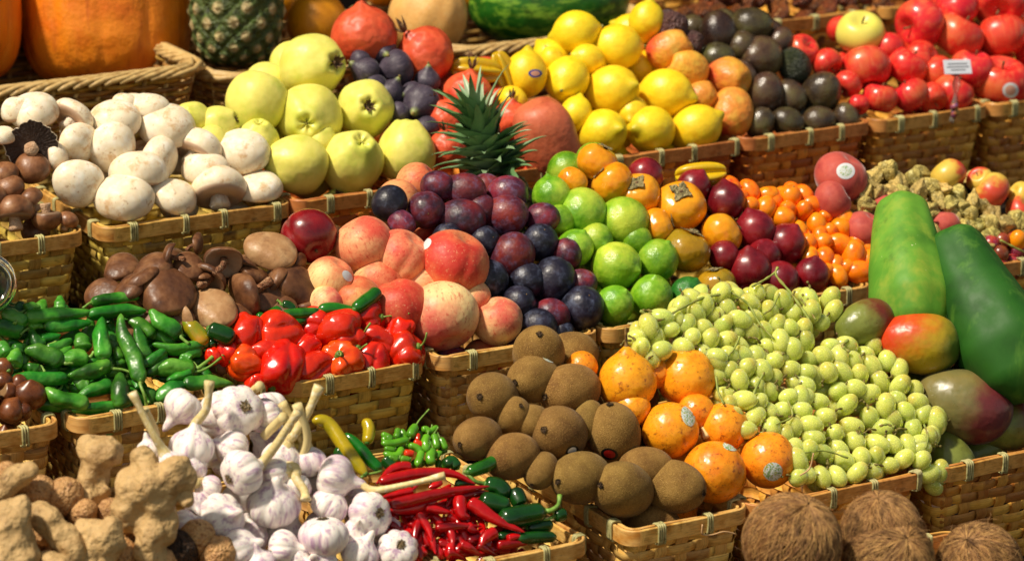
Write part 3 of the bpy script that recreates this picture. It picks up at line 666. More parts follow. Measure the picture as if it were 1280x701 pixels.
def basket(key, row, px0, px1, style, label, s=.55, h0=.014, tilt=0., maxt=.27, dy=0., d=BD):
    Yk = ROWY[row]+dy; Zk = ROWZ[row]
    x0 = on_y(px0, 0, Yk).x if False else None
    def xat(px):
        # x of the image column px on the rim line (Y=Yk, Z=Zk)
        lo, hi = -4., 4.
        for _ in range(50):
            m = (lo+hi)/2
            if project(Vector((m, Yk, Zk)))[0] < px: lo = m
            else: hi = m
        return lo
    x0, x1 = xat(px0), xat(px1)
    w = x1-x0; H = BH
    wallm, rimm = BM[style]
    r = random.Random(hash_(key))
    P, N, S_, L = rrect(w-.008, d-.008, .012)
    root = link(bpy.data.objects.new('bamboo_basket', None))
    root.location = ((x0+x1)/2, Yk+d/2, Zk-H)
    root['label'] = label; root['category'] = 'basket'; root['group'] = 'bamboo baskets on the stall'
    nst = int(round(L/.024)); stw = L/nst
    rowh = .0112; nrow = int((H-.012)/rowh)
    Vs = []; Fs = []; A = []; AU = []; AV = []
    def scale_at(z):        # taper towards the bottom
        k = 1-.15*(1-z/H)
        return k
    m = len(P)
    ph = S_/stw
    for i in range(nrow):
        z0 = .004+i*rowh; z1 = z0+rowh*.975
        off = .0013*np.tanh(2.2*np.cos(pi*ph+(pi if i % 2 else 0)))
        rv = r.random()
        jit = np.array([math.sin(S_[k]*23+i*2.1)*.0006+math.sin(S_[k]*71+i)*.0003 for k in range(m)])
        b = len(Vs)//1
        prof = [(z0, -.0009), (z0+.0005, 0), (z1-.0005, 0), (z1, -.0009)]
        for (z, o) in prof:
            k = scale_at(z)
            for j in range(m):
                kx = (P[j, 0]*k+N[j, 0]*(off[j]+o)); ky = (P[j, 1]*k+N[j, 1]*(off[j]+o))
                Vs.append((kx, ky, z+jit[j])); A.append(.5+.5*math.sin(rv*50+math.floor(S_[j]/.11+rv*7)*2.7)); AU.append(S_[j]+rv*5); AV.append(z)
        for q in range(3):
            for j in range(m):
                j2 = (j+1) % m
                Fs.append((b+q*m+j, b+q*m+j2, b+(q+1)*m+j2, b+(q+1)*m+j))
    # upright stakes
    def pt(s, z, o):
        s = s % L
        j = int(np.searchsorted(S_, s, side='right'))-1
        j2 = (j+1) % m
        sj = S_[j]; e = (S_[j2] if j2 else L)-sj
        u = (s-sj)/max(e, 1e-6)
        p = P[j]*(1-u)+P[j2]*u; n = N[j]*(1-u)+N[j2]*u
        k = scale_at(z)
        return (p[0]*k+n[0]*o, p[1]*k+n[1]*o, z)
    for t in range(nst):
        rv = r.random()
        for ww in (0,):
            b = len(Vs); cnt = 0
            hw = stw*.29
            for i in range(nrow*2+1):
                z = .004+i*rowh/2
                # weaver row i//2 passes outside where cos > 0
                rowi = i/2-.5
                o = -.0021*math.cos(pi*t)*math.cos(pi*rowi)
                for e in (-1, -.8, .8, 1):
                    Vs.append(pt((t)*stw+e*hw, z, o+.0002-(.0006 if abs(e) == 1 else 0))); A.append(rv); AU.append(z+rv*9); AV.append(e*hw)
            for i in range(nrow*2):
                for e in range(3):
                    q = b+i*4+e
                    Fs.append((q, q+1, q+5, q+4))
    link(bpy.data.objects.new('woven_wall', mesh('woven_wall', Vs, Fs, wallm, attrs={'rnd': A, 'u': AU, 'v': AV})), root)
    # bottom
    k = scale_at(0)
    V = [(p[0]*k, p[1]*k, .003) for p in P]
    link(bpy.data.objects.new('bottom', mesh('bottom', V, [tuple(range(m))], m_dark_bottom, smooth=False)), root)
    # rim: two bands, outer and inner, closed on top
    Vs = []; Fs = []; A = []; AU = []; AV = []
    for (o_out, o_in, zt, zb, rv) in ((.0052, .0024, H, H-.0160, .5), (-.0002, -.0032, H-.0006, H-.013, .8)):
        sec = [(o_out-.0006, zb), (o_out, zb+.0007), (o_out, zt-.0008), (o_out-.0006, zt), (o_in+.0004, zt), (o_in, zt-.0006), (o_in, zb)]
        for q in range(len(sec)-1):
            b = len(Vs)
            for (o, z) in (sec[q], sec[q+1]):
                for j in range(m):
                    wv = .0006*math.sin(S_[j]*31+rv*9)+.0004*math.sin(S_[j]*67+root.location.x*40)
                    Vs.append((P[j, 0]+N[j, 0]*(o+wv*.5), P[j, 1]+N[j, 1]*(o+wv*.5), z+wv)); A.append(.5+.4*math.sin(S_[j]*9+rv*30)); AU.append(S_[j]+rv*7); AV.append(z+o)
            for j in range(m):
                j2 = (j+1) % m
                Fs.append((b+j, b+j2, b+m+j2, b+m+j))
    rimo = link(bpy.data.objects.new('rim', mesh('rim', Vs, Fs, rimm, attrs={'rnd': A, 'u': AU, 'v': AV})), root)
    # raffia bindings
    nb = max(8, int(round(L/.052)))
    stepb = L/nb
    for t in range(nb):
        s = (t+.35+.25*r.random())*stepb
        j = int(np.searchsorted(S_, s % L, side='right'))-1
        nrm = N[j]
        # skip the hidden back side
        if nrm[1] > .9 and r.random() < 1.1 and row != 'E': continue
        o = bpy.data.objects.new('binding', BIND[t % 3]); link(o, rimo)
        o.location = (P[j, 0], P[j, 1], H)
        o.rotation_euler = (0, 0, math.atan2(nrm[1], nrm[0])+pi/2)
    BASKETS[key] = dict(Y=Yk, Z=Zk, s=s, h0=h0, maxt=maxt, x0=x0+.006, x1=x1-.006, items=[], root=root)
    return root
def hash_(s): return sum(ord(c)*(i+3) for i, c in enumerate(s))
def make_binding(seed):
    r = random.Random(seed); parts = []
    for k in range(r.choice((3, 4, 4))):
        x = (k-1.5)*.0024+r.uniform(-.0003, .0003); sl = r.uniform(-.0015, .0015)
        # loop around the band; local -Y is outwards
        pts = [(x-sl, -.0058, -.0172), (x, -.0062, -.009), (x, -.0060, -.0008), (x, -.004, .0010), (x, .001, .0010), (x+sl*.5, .0040, -.001), (x+sl, .0042, -.013), (x, 0.001, -.0178), (x-sl, -.0056, -.0176)]
        C = catmull(pts, 30)
        parts.append(tube(C, np.full(30, .00115), 6))
    V, Fs = merge(parts)
    return mesh('binding', V, Fs, m_bind)
BIND = [make_binding(i) for i in range(3)]

# ------------------------------------------------------------ placing produce on a heap
ITEMS = []
def heap_point(key, px, py, lift=0.):
    B = BASKETS[key]
    d = ray(px, py)
    # z = Z+h0+s*(y-(Y+.03))
    c = B['Z']+B['h0']-B['s']*(B['Y']+.03)
    k = (c+B['s']*CAM.y-CAM.z)/(d.z-B['s']*d.y)
    P = CAM+d*k
    if P.y > B['Y']+B['maxt'] or k < 0:
        P = on_y(px, py, B['Y']+B['maxt'])
    if P.y < B['Y']+.022:
        P = on_y(px, py, B['Y']+.022)
    if lift:
        P = P-d.normalized()*lift
    return P
def axis(a, t):
    a, t = R(a), R(t)
    return (rt*(math.cos(a)*math.cos(t))+up*(math.sin(a)*math.cos(t))-fw*math.sin(t)).normalized()
def orient(ax, roll=0., face=True):
    z = ax
    x = (-fw)-z*(-fw).dot(z)
    if x.length < .05: x = up-z*up.dot(z)
    x.normalize()
    x = Quaternion(z, R(roll)) @ x
    y = z.cross(x)
    return Matrix((x, y, z)).transposed()
def spawn(kd, P, Rr, Mx, vi=0, nm=None):
    K = KINDS[kd]; parts = K['v'][vi % len(K['v'])]
    if len(parts) == 1:
        o = bpy.data.objects.new(nm or kd, parts[0][1]); link(o)
        base = o
    else:
        o = link(bpy.data.objects.new(nm or kd, None)); o.empty_display_size = .01
        for i, (pn, me) in enumerate(parts):
            c = link(bpy.data.objects.new(pn, me), c if pn.endswith('_core') else o)
            if i == 0: base = c
    sx = Rr if not isinstance(Rr, tuple) else Rr
    S3 = Matrix.Diagonal((sx, sx, sx)) if not isinstance(Rr, tuple) else Matrix.Diagonal(Rr)
    o.matrix_world = Matrix.Translation(P) @ (Mx @ S3).to_4x4()
    o['category'] = K['cat']
    if K['grp']: o['group'] = K['grp']
    return o, base
NAMES = dict(dark_plum='plum', pale_shiitake='shiitake_mushroom', striped_peach='peach', red_peach='peach', pale_peach='peach', fuzzy_peach='peach', red_plum='plum',
    dark_lime='lime', green_avocado='avocado', purple_prickly_pear='prickly_pear', golden_apple='apple', red_apple='apple', blushed_apple='apple', olive_persimmon='persimmon',
    stemmed_passion_fruit='passion_fruit', green_mango='mango', orange_mango='mango', purple_mango='mango', dark_walnut='walnut', open_mushroom='mushroom', white_mushroom='mushroom', brown_mushroom='mushroom')
def put(key, kd, x, y, r, a=None, t=None, v=None, look=None, lift=0., roll=None, sq=None, label=None, grp=None):
    """x, y, r in photo pixels; a = image angle of the stem axis, t = its tilt to the viewer"""
    if 'habanero' in kd: r = r*1.0
    if kd == 'white_mushroom': r = r*1.10
    P = heap_point(key, x, y, 0)
    z = (P-CAM).dot(fw)
    Rr = r*z/F
    ymin = BASKETS[key]['Y']+.88*Rr+.005
    if P.y < ymin and kd not in ('coconut',):
        P = on_y(x, y, ymin); Rr = r*(P-CAM).dot(fw)/F
    if lift:
        P = P-ray(x, y).normalized()*(lift*Rr)
        Rr = r*(P-CAM).dot(fw)/F
    if a is None: a = rng.uniform(0, 360)
    if t is None: t = rng.uniform(-40, 60)
    if roll is None: roll = rng.uniform(0, 360)
    if v is None: v = rng.randrange(6)
    if kd == 'kiwi' and t < 60: t = t+18
    if kd == 'white_mushroom': v = v % 4+(0 if (look and 'stem' in look) else 4)
    S_ = Rr if sq is None else (Rr*sq[0], Rr*sq[1], Rr*sq[2])
    o, b = spawn(kd, P, S_, orient(axis(a, t), roll), v, NAMES.get(kd, kd))
    it = dict(o=o, base=b, key=key, kd=kd, x=x, y=y, r=r, look=look or kd.replace('_', ' '), label=label, P=P, R=Rr, grp=KINDS[kd]['grp'])
    if grp: it['grp'] = grp; o['group'] = grp
    ITEMS.append(it); BASKETS[key]['items'].append(it)
    return it
def puts(key, kd, rows, **kw):
    for row in rows:
        row = list(row); d = dict(kw)
        if row and isinstance(row[-1], dict): d.update(row.pop())
        names = ['x', 'y', 'r', 'a', 't']
        for n_, v_ in zip(names, row): d[n_] = v_
        put(key, kd, **d)
def fill(key, kd, r_px, label, grp, passes=1, depth=2.6, seed=1, only=None, dens=.84, cap=45, xr=None, yr=None, tries=1500):
    """buried fruit beneath the visible ones, wherever there is room inside the basket under the heap surface"""
    B = BASKETS[key]; r = random.Random(seed*7+hash_(key)); out = []
    old = [(it['P'], it['R']) for it in B['items']]
    vis = [(it['P'], it['R'])+project(it['P'])[:2]+(it['r'],) for it in B['items'] if 'r' in it]
    if not vis: return out
    for tr in range(tries):
        if len(out) >= cap: break
        Rr = r_px*3.2/F*r.uniform(.92, 1.05)
        y = r.uniform(B['Y']+Rr+.006, B['Y']+BD-Rr-.004); x = r.uniform(B['x0']+Rr, max(B['x0']+Rr+.001, B['x1']-Rr))
        zs = B['Z']+B['h0']+B['s']*(y-B['Y']-.03)
        z = zs-Rr*r.uniform(.55, depth)
        if z < B['Z']-.085: continue
        tp = .15*max(0, B['Z']-z)/BH
        if y < B['Y']+Rr+.009+tp*BD/2: continue
        hw = (B['x1']-B['x0'])/2
        if abs(x-(B['x0']+B['x1'])/2) > hw*(1-tp)-Rr-.003 and hw > Rr*1.5: continue
        P = Vector((x, y, z))
        if any((P-p).length < dens*(Rr+q)*(1. if q < Rr*1.6 else .9) for p, q in old): continue
        px, py, _ = project(P)
        if xr and not (xr[0] < px < xr[1]): continue
        if yr and not (yr[0] < py < yr[1]): continue
        if not any(abs(px-vx) < 1.5*vr and vy-.15*vr < py and (P-vp).length < 2.5*max(vR, Rr) for vp, vR, vx, vy, vr in vis): continue
        ax_ = axis(r.uniform(50, 130), r.uniform(5, 55)) if 'mush' in kd else axis(r.uniform(0, 360), r.uniform(-30, 50))
        o, b = spawn(kd, P, Rr, orient(ax_, r.uniform(0, 360)), r.randrange(6), NAMES.get(kd, kd))
        o['label'] = label; o['group'] = grp
        out.append(dict(o=o, P=P, R=Rr, x=px, y=py, kd=kd)); old.append((P, Rr))
    B['items'] += out
    return out
# stickers laid on the surface
def sticker(it, x, y, rx, ry, mat, rot=0., nm='sticker', core=None, lbl=None):
    base = it['base']; me = base.data
    bpy.context.view_layer.update()
    mw = base.matrix_world
    V = [mw @ v.co for v in me.vertices]
    bvh = BVHTree.FromPolygons(V, [tuple(p.vertices) for p in me.polygons])
    cr, sr = math.cos(R(rot)), math.sin(R(rot))
    P = []; nr = 6; na = 28
    def hit(px, py):
        d = ray(px, py).normalized()
        h = bvh.ray_cast(CAM, d)
        return None if h[0] is None else h[0]+h[1]*.00035*(1 if h[1].dot(d) < 0 else -1)
    c = hit(x, y)
    if c is None: return
    pts = [c]
    for i in range(1, nr+1):
        for j in range(na):
            an = 2*pi*j/na; u = i/nr
            ex, ey = rx*u*math.cos(an), ry*u*math.sin(an)
            h = hit(x+ex*cr-ey*sr, y-(ex*sr+ey*cr))
            pts.append(h if h is not None else pts[-1])
    Fs = [(0, 1+j, 1+(j+1) % na) for j in range(na)]; mi = [1 if core else 0]*na
    for i in range(nr-1):
        for j in range(na):
            b = 1+i*na
            Fs.append((b+j, b+na+j, b+na+(j+1) % na, b+(j+1) % na)); mi.append(1 if core and i < 3 else 0)
    root = it['o']; inv = root.matrix_world.inverted()
    me2 = mesh(nm, [tuple(inv @ p) for p in pts], Fs, [mat]+([core] if core else []), midx=mi)
    o = link(bpy.data.objects.new(nm, me2), root)
    if lbl: o['label'] = lbl
    return o
# ------------------------------------------------------------ long produce: peppers, chillies, jalapenos
def pod(key, pts, r, kd, mat, prof, lobes=0., look='', cat='pepper', grp=None, lift=0., stem=None, calyx=True, mcal=None, mstem=None, label=None, seed=None, sr=None, name=None, nph=14, slope_lift=None):
    """pts: image points, tip first, stem end last; r in pixels"""
    sd = rng.randrange(9999) if seed is None else seed
    n = 22
    C2 = catmull([(p[0], p[1]) for p in pts], n)
    W = []
    lifts = slope_lift or [0]*n
    mid = heap_point(key, C2[n//2][0], C2[n//2][1])
    for i, (x, y) in enumerate(C2):
        W.append(heap_point(key, x, y))
    z = (mid-CAM).dot(fw); Rr = r*z/F
    W = [w-ray(*c).normalized()*(lift*Rr+(lifts[i] if slope_lift else 0)) for i, (w, c) in enumerate(zip(W, C2))]
    C = np.array([tuple(w) for w in W])
    org = Vector(C.mean(0))
    C = C-np.array(tuple(org))
    u = np.linspace(0, 1, n)
    # denser ends
    u2 = .5-.5*np.cos(pi*u); Ci = np.stack([np.interp(u2, u, C[:, k]) for k in range(3)], -1)
    rad = prof(u2)*Rr
    q = random.Random(sd); k1, k2, k3 = q.uniform(0, 6), q.uniform(0, 6), q.uniform(2, 5)
    def mod(U, PH): return 1+lobes*(.7*sin(3*PH+k1+1.6*sin(U*k3))+.5*sin(2*PH+k2+U*4))+lobes*.6*sin(U*13+k1)*sin(PH+k2)+lobes*.35*sin(U*27+k2)*sin(2*PH+k1)
    V, Fs = merge([tube(Ci, rad, nph, mod)])
    nm = name or 'pepper'
    kids = []
    T = Ci[-1]-Ci[-4]; T = T/np.linalg.norm(T)
    end = Ci[-1]
    if calyx:
        rs = max(prof(np.array([.965]))[0]*Rr*.62, Rr*.2)
        Cc = np.array([end-T*Rr*.28, end-T*Rr*.05, end+T*Rr*.10, end+T*Rr*.2])
        kids.append(('calyx', tmesh('calyx', catmull(Cc, 8), rs*np.array([1.25, 1.2, 1.1, 1.0, .85, .7, .5, .36]), mcal or m_cal, 12, lambda U, PH: 1+.10*cos(5*PH))))
    if stem:
        sp = [end+T*Rr*.1]
        for (x, y) in stem[0:]:
            w = heap_point(key, x, y)
            w = w-ray(x, y).normalized()*(lift*Rr+Rr*.3)
            sp.append(np.array(tuple(w-org)))
        ns = 14
        Cs = catmull(sp, ns)
        s0 = (sr or max(1.6, r*.2))*z/F
        kids.append(('stem', tmesh('stem', Cs, s0*np.concatenate([np.linspace(1.25, .85, ns-3), [.95, 1.15, 1.2]]), mstem or m_gstem2, 8)))
    if kids:
        o = link(bpy.data.objects.new(nm, None)); o.empty_display_size = .01; o.location = org
        body = link(bpy.data.objects.new('pod', mesh('pod', V, Fs, mat)), o)
        pr_ = o
        for (pn, me) in kids: pr_ = link(bpy.data.objects.new(pn, me), pr_)
    else:
        o = link(bpy.data.objects.new(nm, mesh(nm, V, Fs, mat))); o.location = org; body = o
    o['category'] = cat
    if grp: o['group'] = grp
    it = dict(o=o, base=body, key=key, kd=look, x=C2[:, 0].mean(), y=C2[:, 1].mean(), r=r, look=look, label=label, P=org, R=Rr, grp=grp)
    ITEMS.append(it)
    return it
m_cal = M('pepper_calyx', ['3c6a1c', '55802a'], 2, rough=.5, sc_=60, bump=[(5, .2)])
m_gstem2 = M('pepper_stem', ['5c8a2a', '7fa244', '4a7420'], 2, rough=.5, sc_=60, var=.15)
m_gp_ = M('green_pepper_skin', ['1c4c10', '327a1a', '5c9a34'], .7, lo=.36, hi=.66, rough=.34, sc_=45, var=.3, hue=.03, bump=[(1.2, .9), (3.2, .5)], spec=.5)
m_jal = M('jalapeno_skin', ['12500c', '1e6a12', '0c3c0a'], .8, rough=.2, sc_=45, var=.15, hue=.02, bump=[(.8, .2)], spec=.6)
m_djal = M('dark_jalapeno_skin', ['0a2a0c', '12400f', '1a5414'], .8, rough=.18, sc_=45, var=.15, bump=[(.8, .15)], spec=.6)
m_ylp = M('yellow_chilli_skin', ['a8940c', 'b8a012', '8c8410'], .8, rough=.2, sc_=45, bump=[(1, .4)], spec=.6)
m_ygp = M('turning_pepper_skin', ['6a8414', 'a8760e', '8c8a16'], .7, rough=.22, sc_=45, bump=[(.9, .3)], spec=.6)
m_red = M('red_chilli_skin', ['9c060a', 'b40c0c', '7c0408'], .7, rough=.18, sc_=45, var=.25, bump=[(1.3, .7), (3., .25)], spec=.6, coat=.12)
m_hab = M('habanero_skin', ['cc1408', 'd8280a', 'b80c08'], .8, rough=.24, sc_=1, var=.16, hue=.003, bump=[(1.2, .1)], spec=.5, coat=.12, sss=.15, ssr=.004)
m_habo = M('orange_habanero_skin', ['e23c08', 'ea5010', 'd42a08'], .8, rough=.17, sc_=1, var=.05, bump=[(1.2, .1)], spec=.5, coat=.12, sss=.15, ssr=.004)
m_mini = M('small_chilli_skin', ['4a8a14', '5c9c1c', '3a7a12'], .8, rough=.22, sc_=60, var=.2, bump=[(1, .2)], spec=.6)
m_minr = M('small_red_chilli_skin', ['c81806', 'd8400a'], .8, rough=.2, sc_=60, spec=.6)
def hab_fn(k, e=1.):
    def fn(t, p):
        rr = sin(t)**.75*(1+.16*cos(t))*(1-.17*(1-np.abs(sin(2*p+k+.5*sin(2*t))))**2.2*(.4+.6*sin(t))+.05*sin(3*p+2*t+k))
        z = e*cos(t)+dimple(t, .45, .14)+.16*exp(-((pi-t)/.3)**2)
        z = z*(1+.05*sin(3*p+k))
        return rr*1.08, z
    return fn
m_hcal = M('habanero_calyx', ['4c6a1c', '6c8430'], 4, rough=.6)
for nm_, mt in (('habanero', m_hab), ('orange_habanero', m_habo)):
    vv = []
    for i in range(4):
        b = blob('pod', hab_fn(i*1.3, 1.12+.08*i), mt, 36, 72, i+3, [(.07, 2.0, i)])
        vv.append([('pod', b), ('calyx', stub('calyx', m_hcal, .9+.08*i, 1.08+.08*i, .28, .16)), ('stem', tmesh('stem', catmull([(0, 0, 1.0), (.02, 0, 1.2+.08*i), (.2, .1, 1.5), (.45, .1, 1.7)], 10), np.full(10, .05), m_gstem, 8))])
    kind(nm_, vv, 'pepper', 'glossy red lantern peppers in a basket')
NAMES['orange_habanero'] = 'lantern_pepper'; NAMES['habanero'] = 'lantern_pepper'
P_PEP = lambda u: np.clip(.30+u*1.7, 0, 1)**.8*np.where(u > .86, np.sqrt(np.clip(1-((u-.86)/.15)**2, .02, 1)), 1)*np.where(u < .06, np.sqrt(np.clip(u/.06, .0, 1))*.95+.02, 1)*(.86+.14*u)
P_JAL = lambda u: np.sqrt(np.clip(1-((.22-u)/.22)**2, .0, 1)*(u < .22)+(u >= .22)*1.)*(1-.0*u)*np.where(u > .88, np.sqrt(np.clip(1-((u-.88)/.13)**2, .02, 1)), 1)*(.84+.16*np.sin(np.clip(u, 0, 1)*pi))
P_CHI = lambda u: np.clip(u*1.5, 0, 1)**.6*np.where(u > .93, np.sqrt(np.clip(1-((u-.93)/.08)**2, .04, 1)), 1)+.02
P_ROOT = lambda u: np.sqrt(np.clip(1-(2*np.abs(u-.5))**6, .0, 1))
# ------------------------------------------------------------ the baskets
basket('chestnut', 'C', -150, 76, 'straw', 'light bamboo basket of chestnuts at the left edge')
basket('greenpep', 'C', 95, 335, 'straw', 'wide bamboo basket under the heap of green peppers')
basket('lantern', 'C', 360, 533, 'green', 'bamboo basket holding the glossy red lantern peppers')
basket('peach', 'C', 549, 751, 'straw', 'bamboo basket holding the peaches and purple plums', s=.6)
basket('lime', 'C', 757, 914, 'green', 'bamboo basket holding the limes and persimmons', s=.6)
basket('kumquat', 'C', 918, 1092, 'green', 'bamboo basket holding red plums and orange kumquats', s=.55)
basket('husk', 'C', 1097, 1330, 'orange', 'bamboo basket holding husk berries behind the papayas', s=.4)
basket('brownmush', 'B', -110, 106, 'green', 'bamboo basket of brown mushrooms at the left edge', s=.5)
basket('whitemush', 'B', 128, 366, 'green', 'greenish bamboo basket heaped with white mushrooms', s=.5)
basket('quince', 'B', 369, 531, 'red', 'reddish bamboo basket heaped with pale yellow quinces', s=.7)
basket('pineapple', 'B', 536, 734, 'red', 'bamboo basket hidden behind the pineapple crown and sweet potato', s=.6)
basket('lemon', 'B', 738, 929, 'red', 'reddish bamboo basket heaped with yellow lemons', s=.6)
basket('avocado', 'B', 932, 1091, 'red', 'reddish bamboo basket heaped with dark avocados', s=.6)
basket('apple', 'B', 1096, 1238, 'orange', 'bamboo basket of red apples with the white tag', s=.6)
basket('bigapple', 'B', 1242, 1440, 'orange', 'bamboo basket of large red apples at the right edge', s=.6)
basket('ginger', 'D', 40, 318, 'straw', 'bamboo basket holding ginger roots and walnuts', s=.55)
basket('garlic', 'D', 323, 560, 'straw', 'bamboo basket holding the pile of garlic', s=.6)
basket('chilli', 'D', 566, 737, 'straw', 'light bamboo basket of chillies beside the kiwis', s=.35)
basket('kiwi', 'D', 786, 938, 'straw', 'bamboo basket holding the kiwis and passion fruits', s=.62)
basket('grape', 'D', 941, 1158, 'orange', 'bamboo basket spilling over with green grapes', s=.6)
basket('mango', 'D', 1172, 1420, 'orange', 'orange bamboo basket holding mangoes and papayas', s=.6)
basket('coconut', 'E', 985, 1450, 'orange', 'bamboo basket of coconuts at the bottom right', s=.15, h0=.0)
basket('date', 'A', 862, 1100, 'orange', 'bamboo basket of dried dates behind the avocados', s=.5)
basket('backdate', 'A', 1105, 1330, 'orange', 'bamboo basket of dried dates behind the red apples', s=.5)
# wicker baskets of pale willow
m_wil = M('pale_willow', ['b08a4a', 'ceae72', '94703a'], 2, rough=.5, sc_=30, streak=dict(c='7a5424', scale=(.5, .5, 3), lo=.55, hi=.8, f=.5), var=0., bump=[(6, .1)])
m_wild = M('brown_willow', ['8a6028', 'a87c3c', '6c4818'], 2, rough=.55, sc_=30, attr_rnd=(.35, .03), var=0.)
def wicker(key, px0, px1, label, s=.5, h0=.02):
    Yk = ROWY['A']; Zk = ROWZ['A']+(.024 if key == 'pumpkin' else .006)
    def xat(px):
        lo, hi = -4., 4.
        for _ in range(50):
            m = (lo+hi)/2
            if project(Vector((m, Yk, Zk)))[0] < px: lo = m
            else: hi = m
        return lo
    x0, x1 = xat(px0), xat(px1); w = x1-x0; H = .13; d = BD
    root = link(bpy.data.objects.new('wicker_basket', None)); root.location = ((x0+x1)/2, Yk+d/2, Zk-H)
    root['label'] = label; root['category'] = 'basket'; root['group'] = 'wicker baskets at the back'
    P, N, S_, L = rrect(w-.012, d-.012, .03)
    step = 3; P, N, S_ = P[::step], N[::step], S_[::step]; m = len(P)
    parts = []
    nst = int(L/.03)//2*2+1
    def ring(z, o, rad, ph, nph=6):
        k = 1-.12*(1-z/H)
        off = .004*np.cos(pi*(S_/L*nst)+ph)
        C = np.stack([P[:, 0]*k+N[:, 0]*(o+off), P[:, 1]*k+N[:, 1]*(o+off), z+.0008*np.sin(S_*40+ph*3)], -1)
        C = np.vstack([C, C[:1]])
        return tube(C, np.full(len(C), rad), nph, None, False)
    for i in range(21):
        parts.append(ring(.004+i*.0058, 0, .0031, pi*(i % 2)))
    V, Fs = merge(parts)
    link(bpy.data.objects.new('woven_wall', mesh('woven_wall', V, Fs, m_wild, attrs={'rnd': [.5+.5*math.sin(i//(6*m)*2.3) for i in range(len(V))]})), root)
    parts = []
    for k in range(nst):
        j = int(k*m/nst)
        p, n = P[j], N[j]
        C = np.array([(p[0]*kk+n[0]*0, p[1]*kk+n[1]*0, z) for z, kk in ((0, .88), (H*.5, .94), (H, 1.))])
        parts.append(tube(catmull(C, 5), np.full(5, .003), 6))
    V, Fs = merge(parts)
    link(bpy.data.objects.new('stakes', mesh('stakes', V, Fs, m_wil)), root)
    # braided rim: short slanting rods wrapping over one another
    parts = []
    nb = int(L/.021)
    for k in range(nb):
        s0 = k*L/nb
        us = np.linspace(0, 1, 10); C = []
        for u in us:
            s = (s0+u*.115) % L
            j = int(s/L*m) % m; p, n = P[j], N[j]
            an = -2.6+u*5.0
            o = .0075*math.sin(an*.62)*-1+.001; zz = .0085*math.cos((u-.5)*pi*1.0)-.004
            C.append((p[0]+n[0]*o*1.3, p[1]+n[1]*o*1.3, H+zz))
        parts.append(tube(np.array(C), .0036*np.array([.7, .95, 1, 1, 1, 1, 1, 1, .9, .6]), 6))
    V, Fs = merge(parts)
    link(bpy.data.objects.new('braided_rim', mesh('braided_rim', V, Fs, m_wil)), root)
    k = .88
    link(bpy.data.objects.new('bottom', mesh('bottom', [(p[0]*k, p[1]*k, .002) for p in P], [tuple(range(m))], m_dark_bottom, smooth=False)), root)
    BASKETS[key] = dict(Y=Yk, Z=Zk, s=s, h0=h0, maxt=.27, x0=x0, x1=x1, items=[], root=root)
wicker('pumpkin', -330, 262, 'pale wicker basket with braided rim holding the pumpkins')
wicker('backfruit', 275, 560, 'pale wicker basket holding the upright pineapple and melon')
wicker('melon', 566, 855, 'pale wicker basket holding the watermelon')

# ------------------------------------------------------------ row B
W = 'whitemush'
puts(W, 'white_mushroom', [
 (22, 140, 20, 95, 10), (42, 141, 30, 95, 25), (92, 150, 26, 50, -35, dict(look='white mushroom with its stem turned forward')), (97, 178, 25, -20, 30),
 (156, 130, 15, 80, 10), (144, 153, 30, 90, 35), (187, 139, 25, 80, 5), (208, 161, 33, 85, 35), (140, 183, 29, -85, 70), (196, 198, 27, -20, 25),
 (246, 189, 29, 60, -25, dict(look='white mushroom showing its cut stem')), (303, 192, 32, 85, 40), (98, 229, 29, -30, 60), (173, 219, 34, 88, 5), (257, 215, 28, 88, 20),
  (325, 237, 28, 90, 25), (217, 248, 28, 60, 30), (155, 250, 35, 90, 35), (273, 237, 34, 97, -22, dict(look='flat white mushroom showing ringed underside and stem')),
  (3, 172, 16, 90, 20), (70, 196, 17, 10, 10),], roll=0)
put(W, 'open_mushroom', 40, 184, 34, 95, -68, 0, look='x', label='open white mushroom with dark brown gills among whole ones', roll=0, lift=.3)
W = 'brownmush'
puts(W, 'brown_mushroom', [(41, 211, 22, 70, 60, dict(look='glossy dark brown egg shaped mushroom')), (5, 219, 19, 100, 30), (12, 236, 19, 95, 50), (18, 265, 25, 95, -10, dict(look='brown mushroom with hollow pale gills')),
 (38, 250, 17, 120, 20), (58, 272, 19, -88, -5, dict(look='upturned small brown mushroom with pale stem')), (-12, 250, 22, 90, 30), (85, 276, 13, 60, 20)], roll=0, v=0)
fill('whitemush', 'white_mushroom', 27, 'white mushroom buried beneath others in the white mushroom basket', 'white mushrooms lying under the heap')
W = 'quince'
puts(W, 'quince', [(392, 83, 42, 5, 42, dict(v=0, label='topmost quince with a large dry brown calyx')), (321, 129, 38, -110, 10, dict(v=2)), (386, 147, 41, -92, 76, dict(v=2, label='pale quince with a dark stem knob facing the viewer')),
 (457, 136, 37, 20, 80, dict(v=1, label='pale quince below the figs with its calyx facing forward')), (370, 206, 37, 165, 22, dict(v=2)), (440, 202, 39, 60, 45, dict(v=2)), (508, 190, 37, 88, 5, dict(v=2, sq=None)),
 (240, 150, 24), (272, 158, 26, 20, 10), (263, 178, 22, 200, 20), (322, 178, 27, 80, 30), (400, 178, 24, 80, 30)])
puts(W, 'fig', [(451, 76, 15), (457, 90, 19, 150, 20), (477, 64, 20, -40, 65), (489, 115, 17, 60, 20), (496, 86, 24, 195, 10), (499, 142, 15), (534, 101, 17, 85, 20), (526, 131, 25, -125, 62, dict(look='fig with pale green neck toward the viewer')),
 (515, 118, 16), (470, 108, 16), (533, 160, 17)], lift=.3)
fill(W, 'quince', 36, 'quince lying beneath others in the quince basket', 'quinces lying under the heap')
W = 'pineapple'
put(W, 'sweet_potato', 684, 172, 42, 112, 15, label='large red brown sweet potato beside the pineapple crown', look='x', lift=.6)
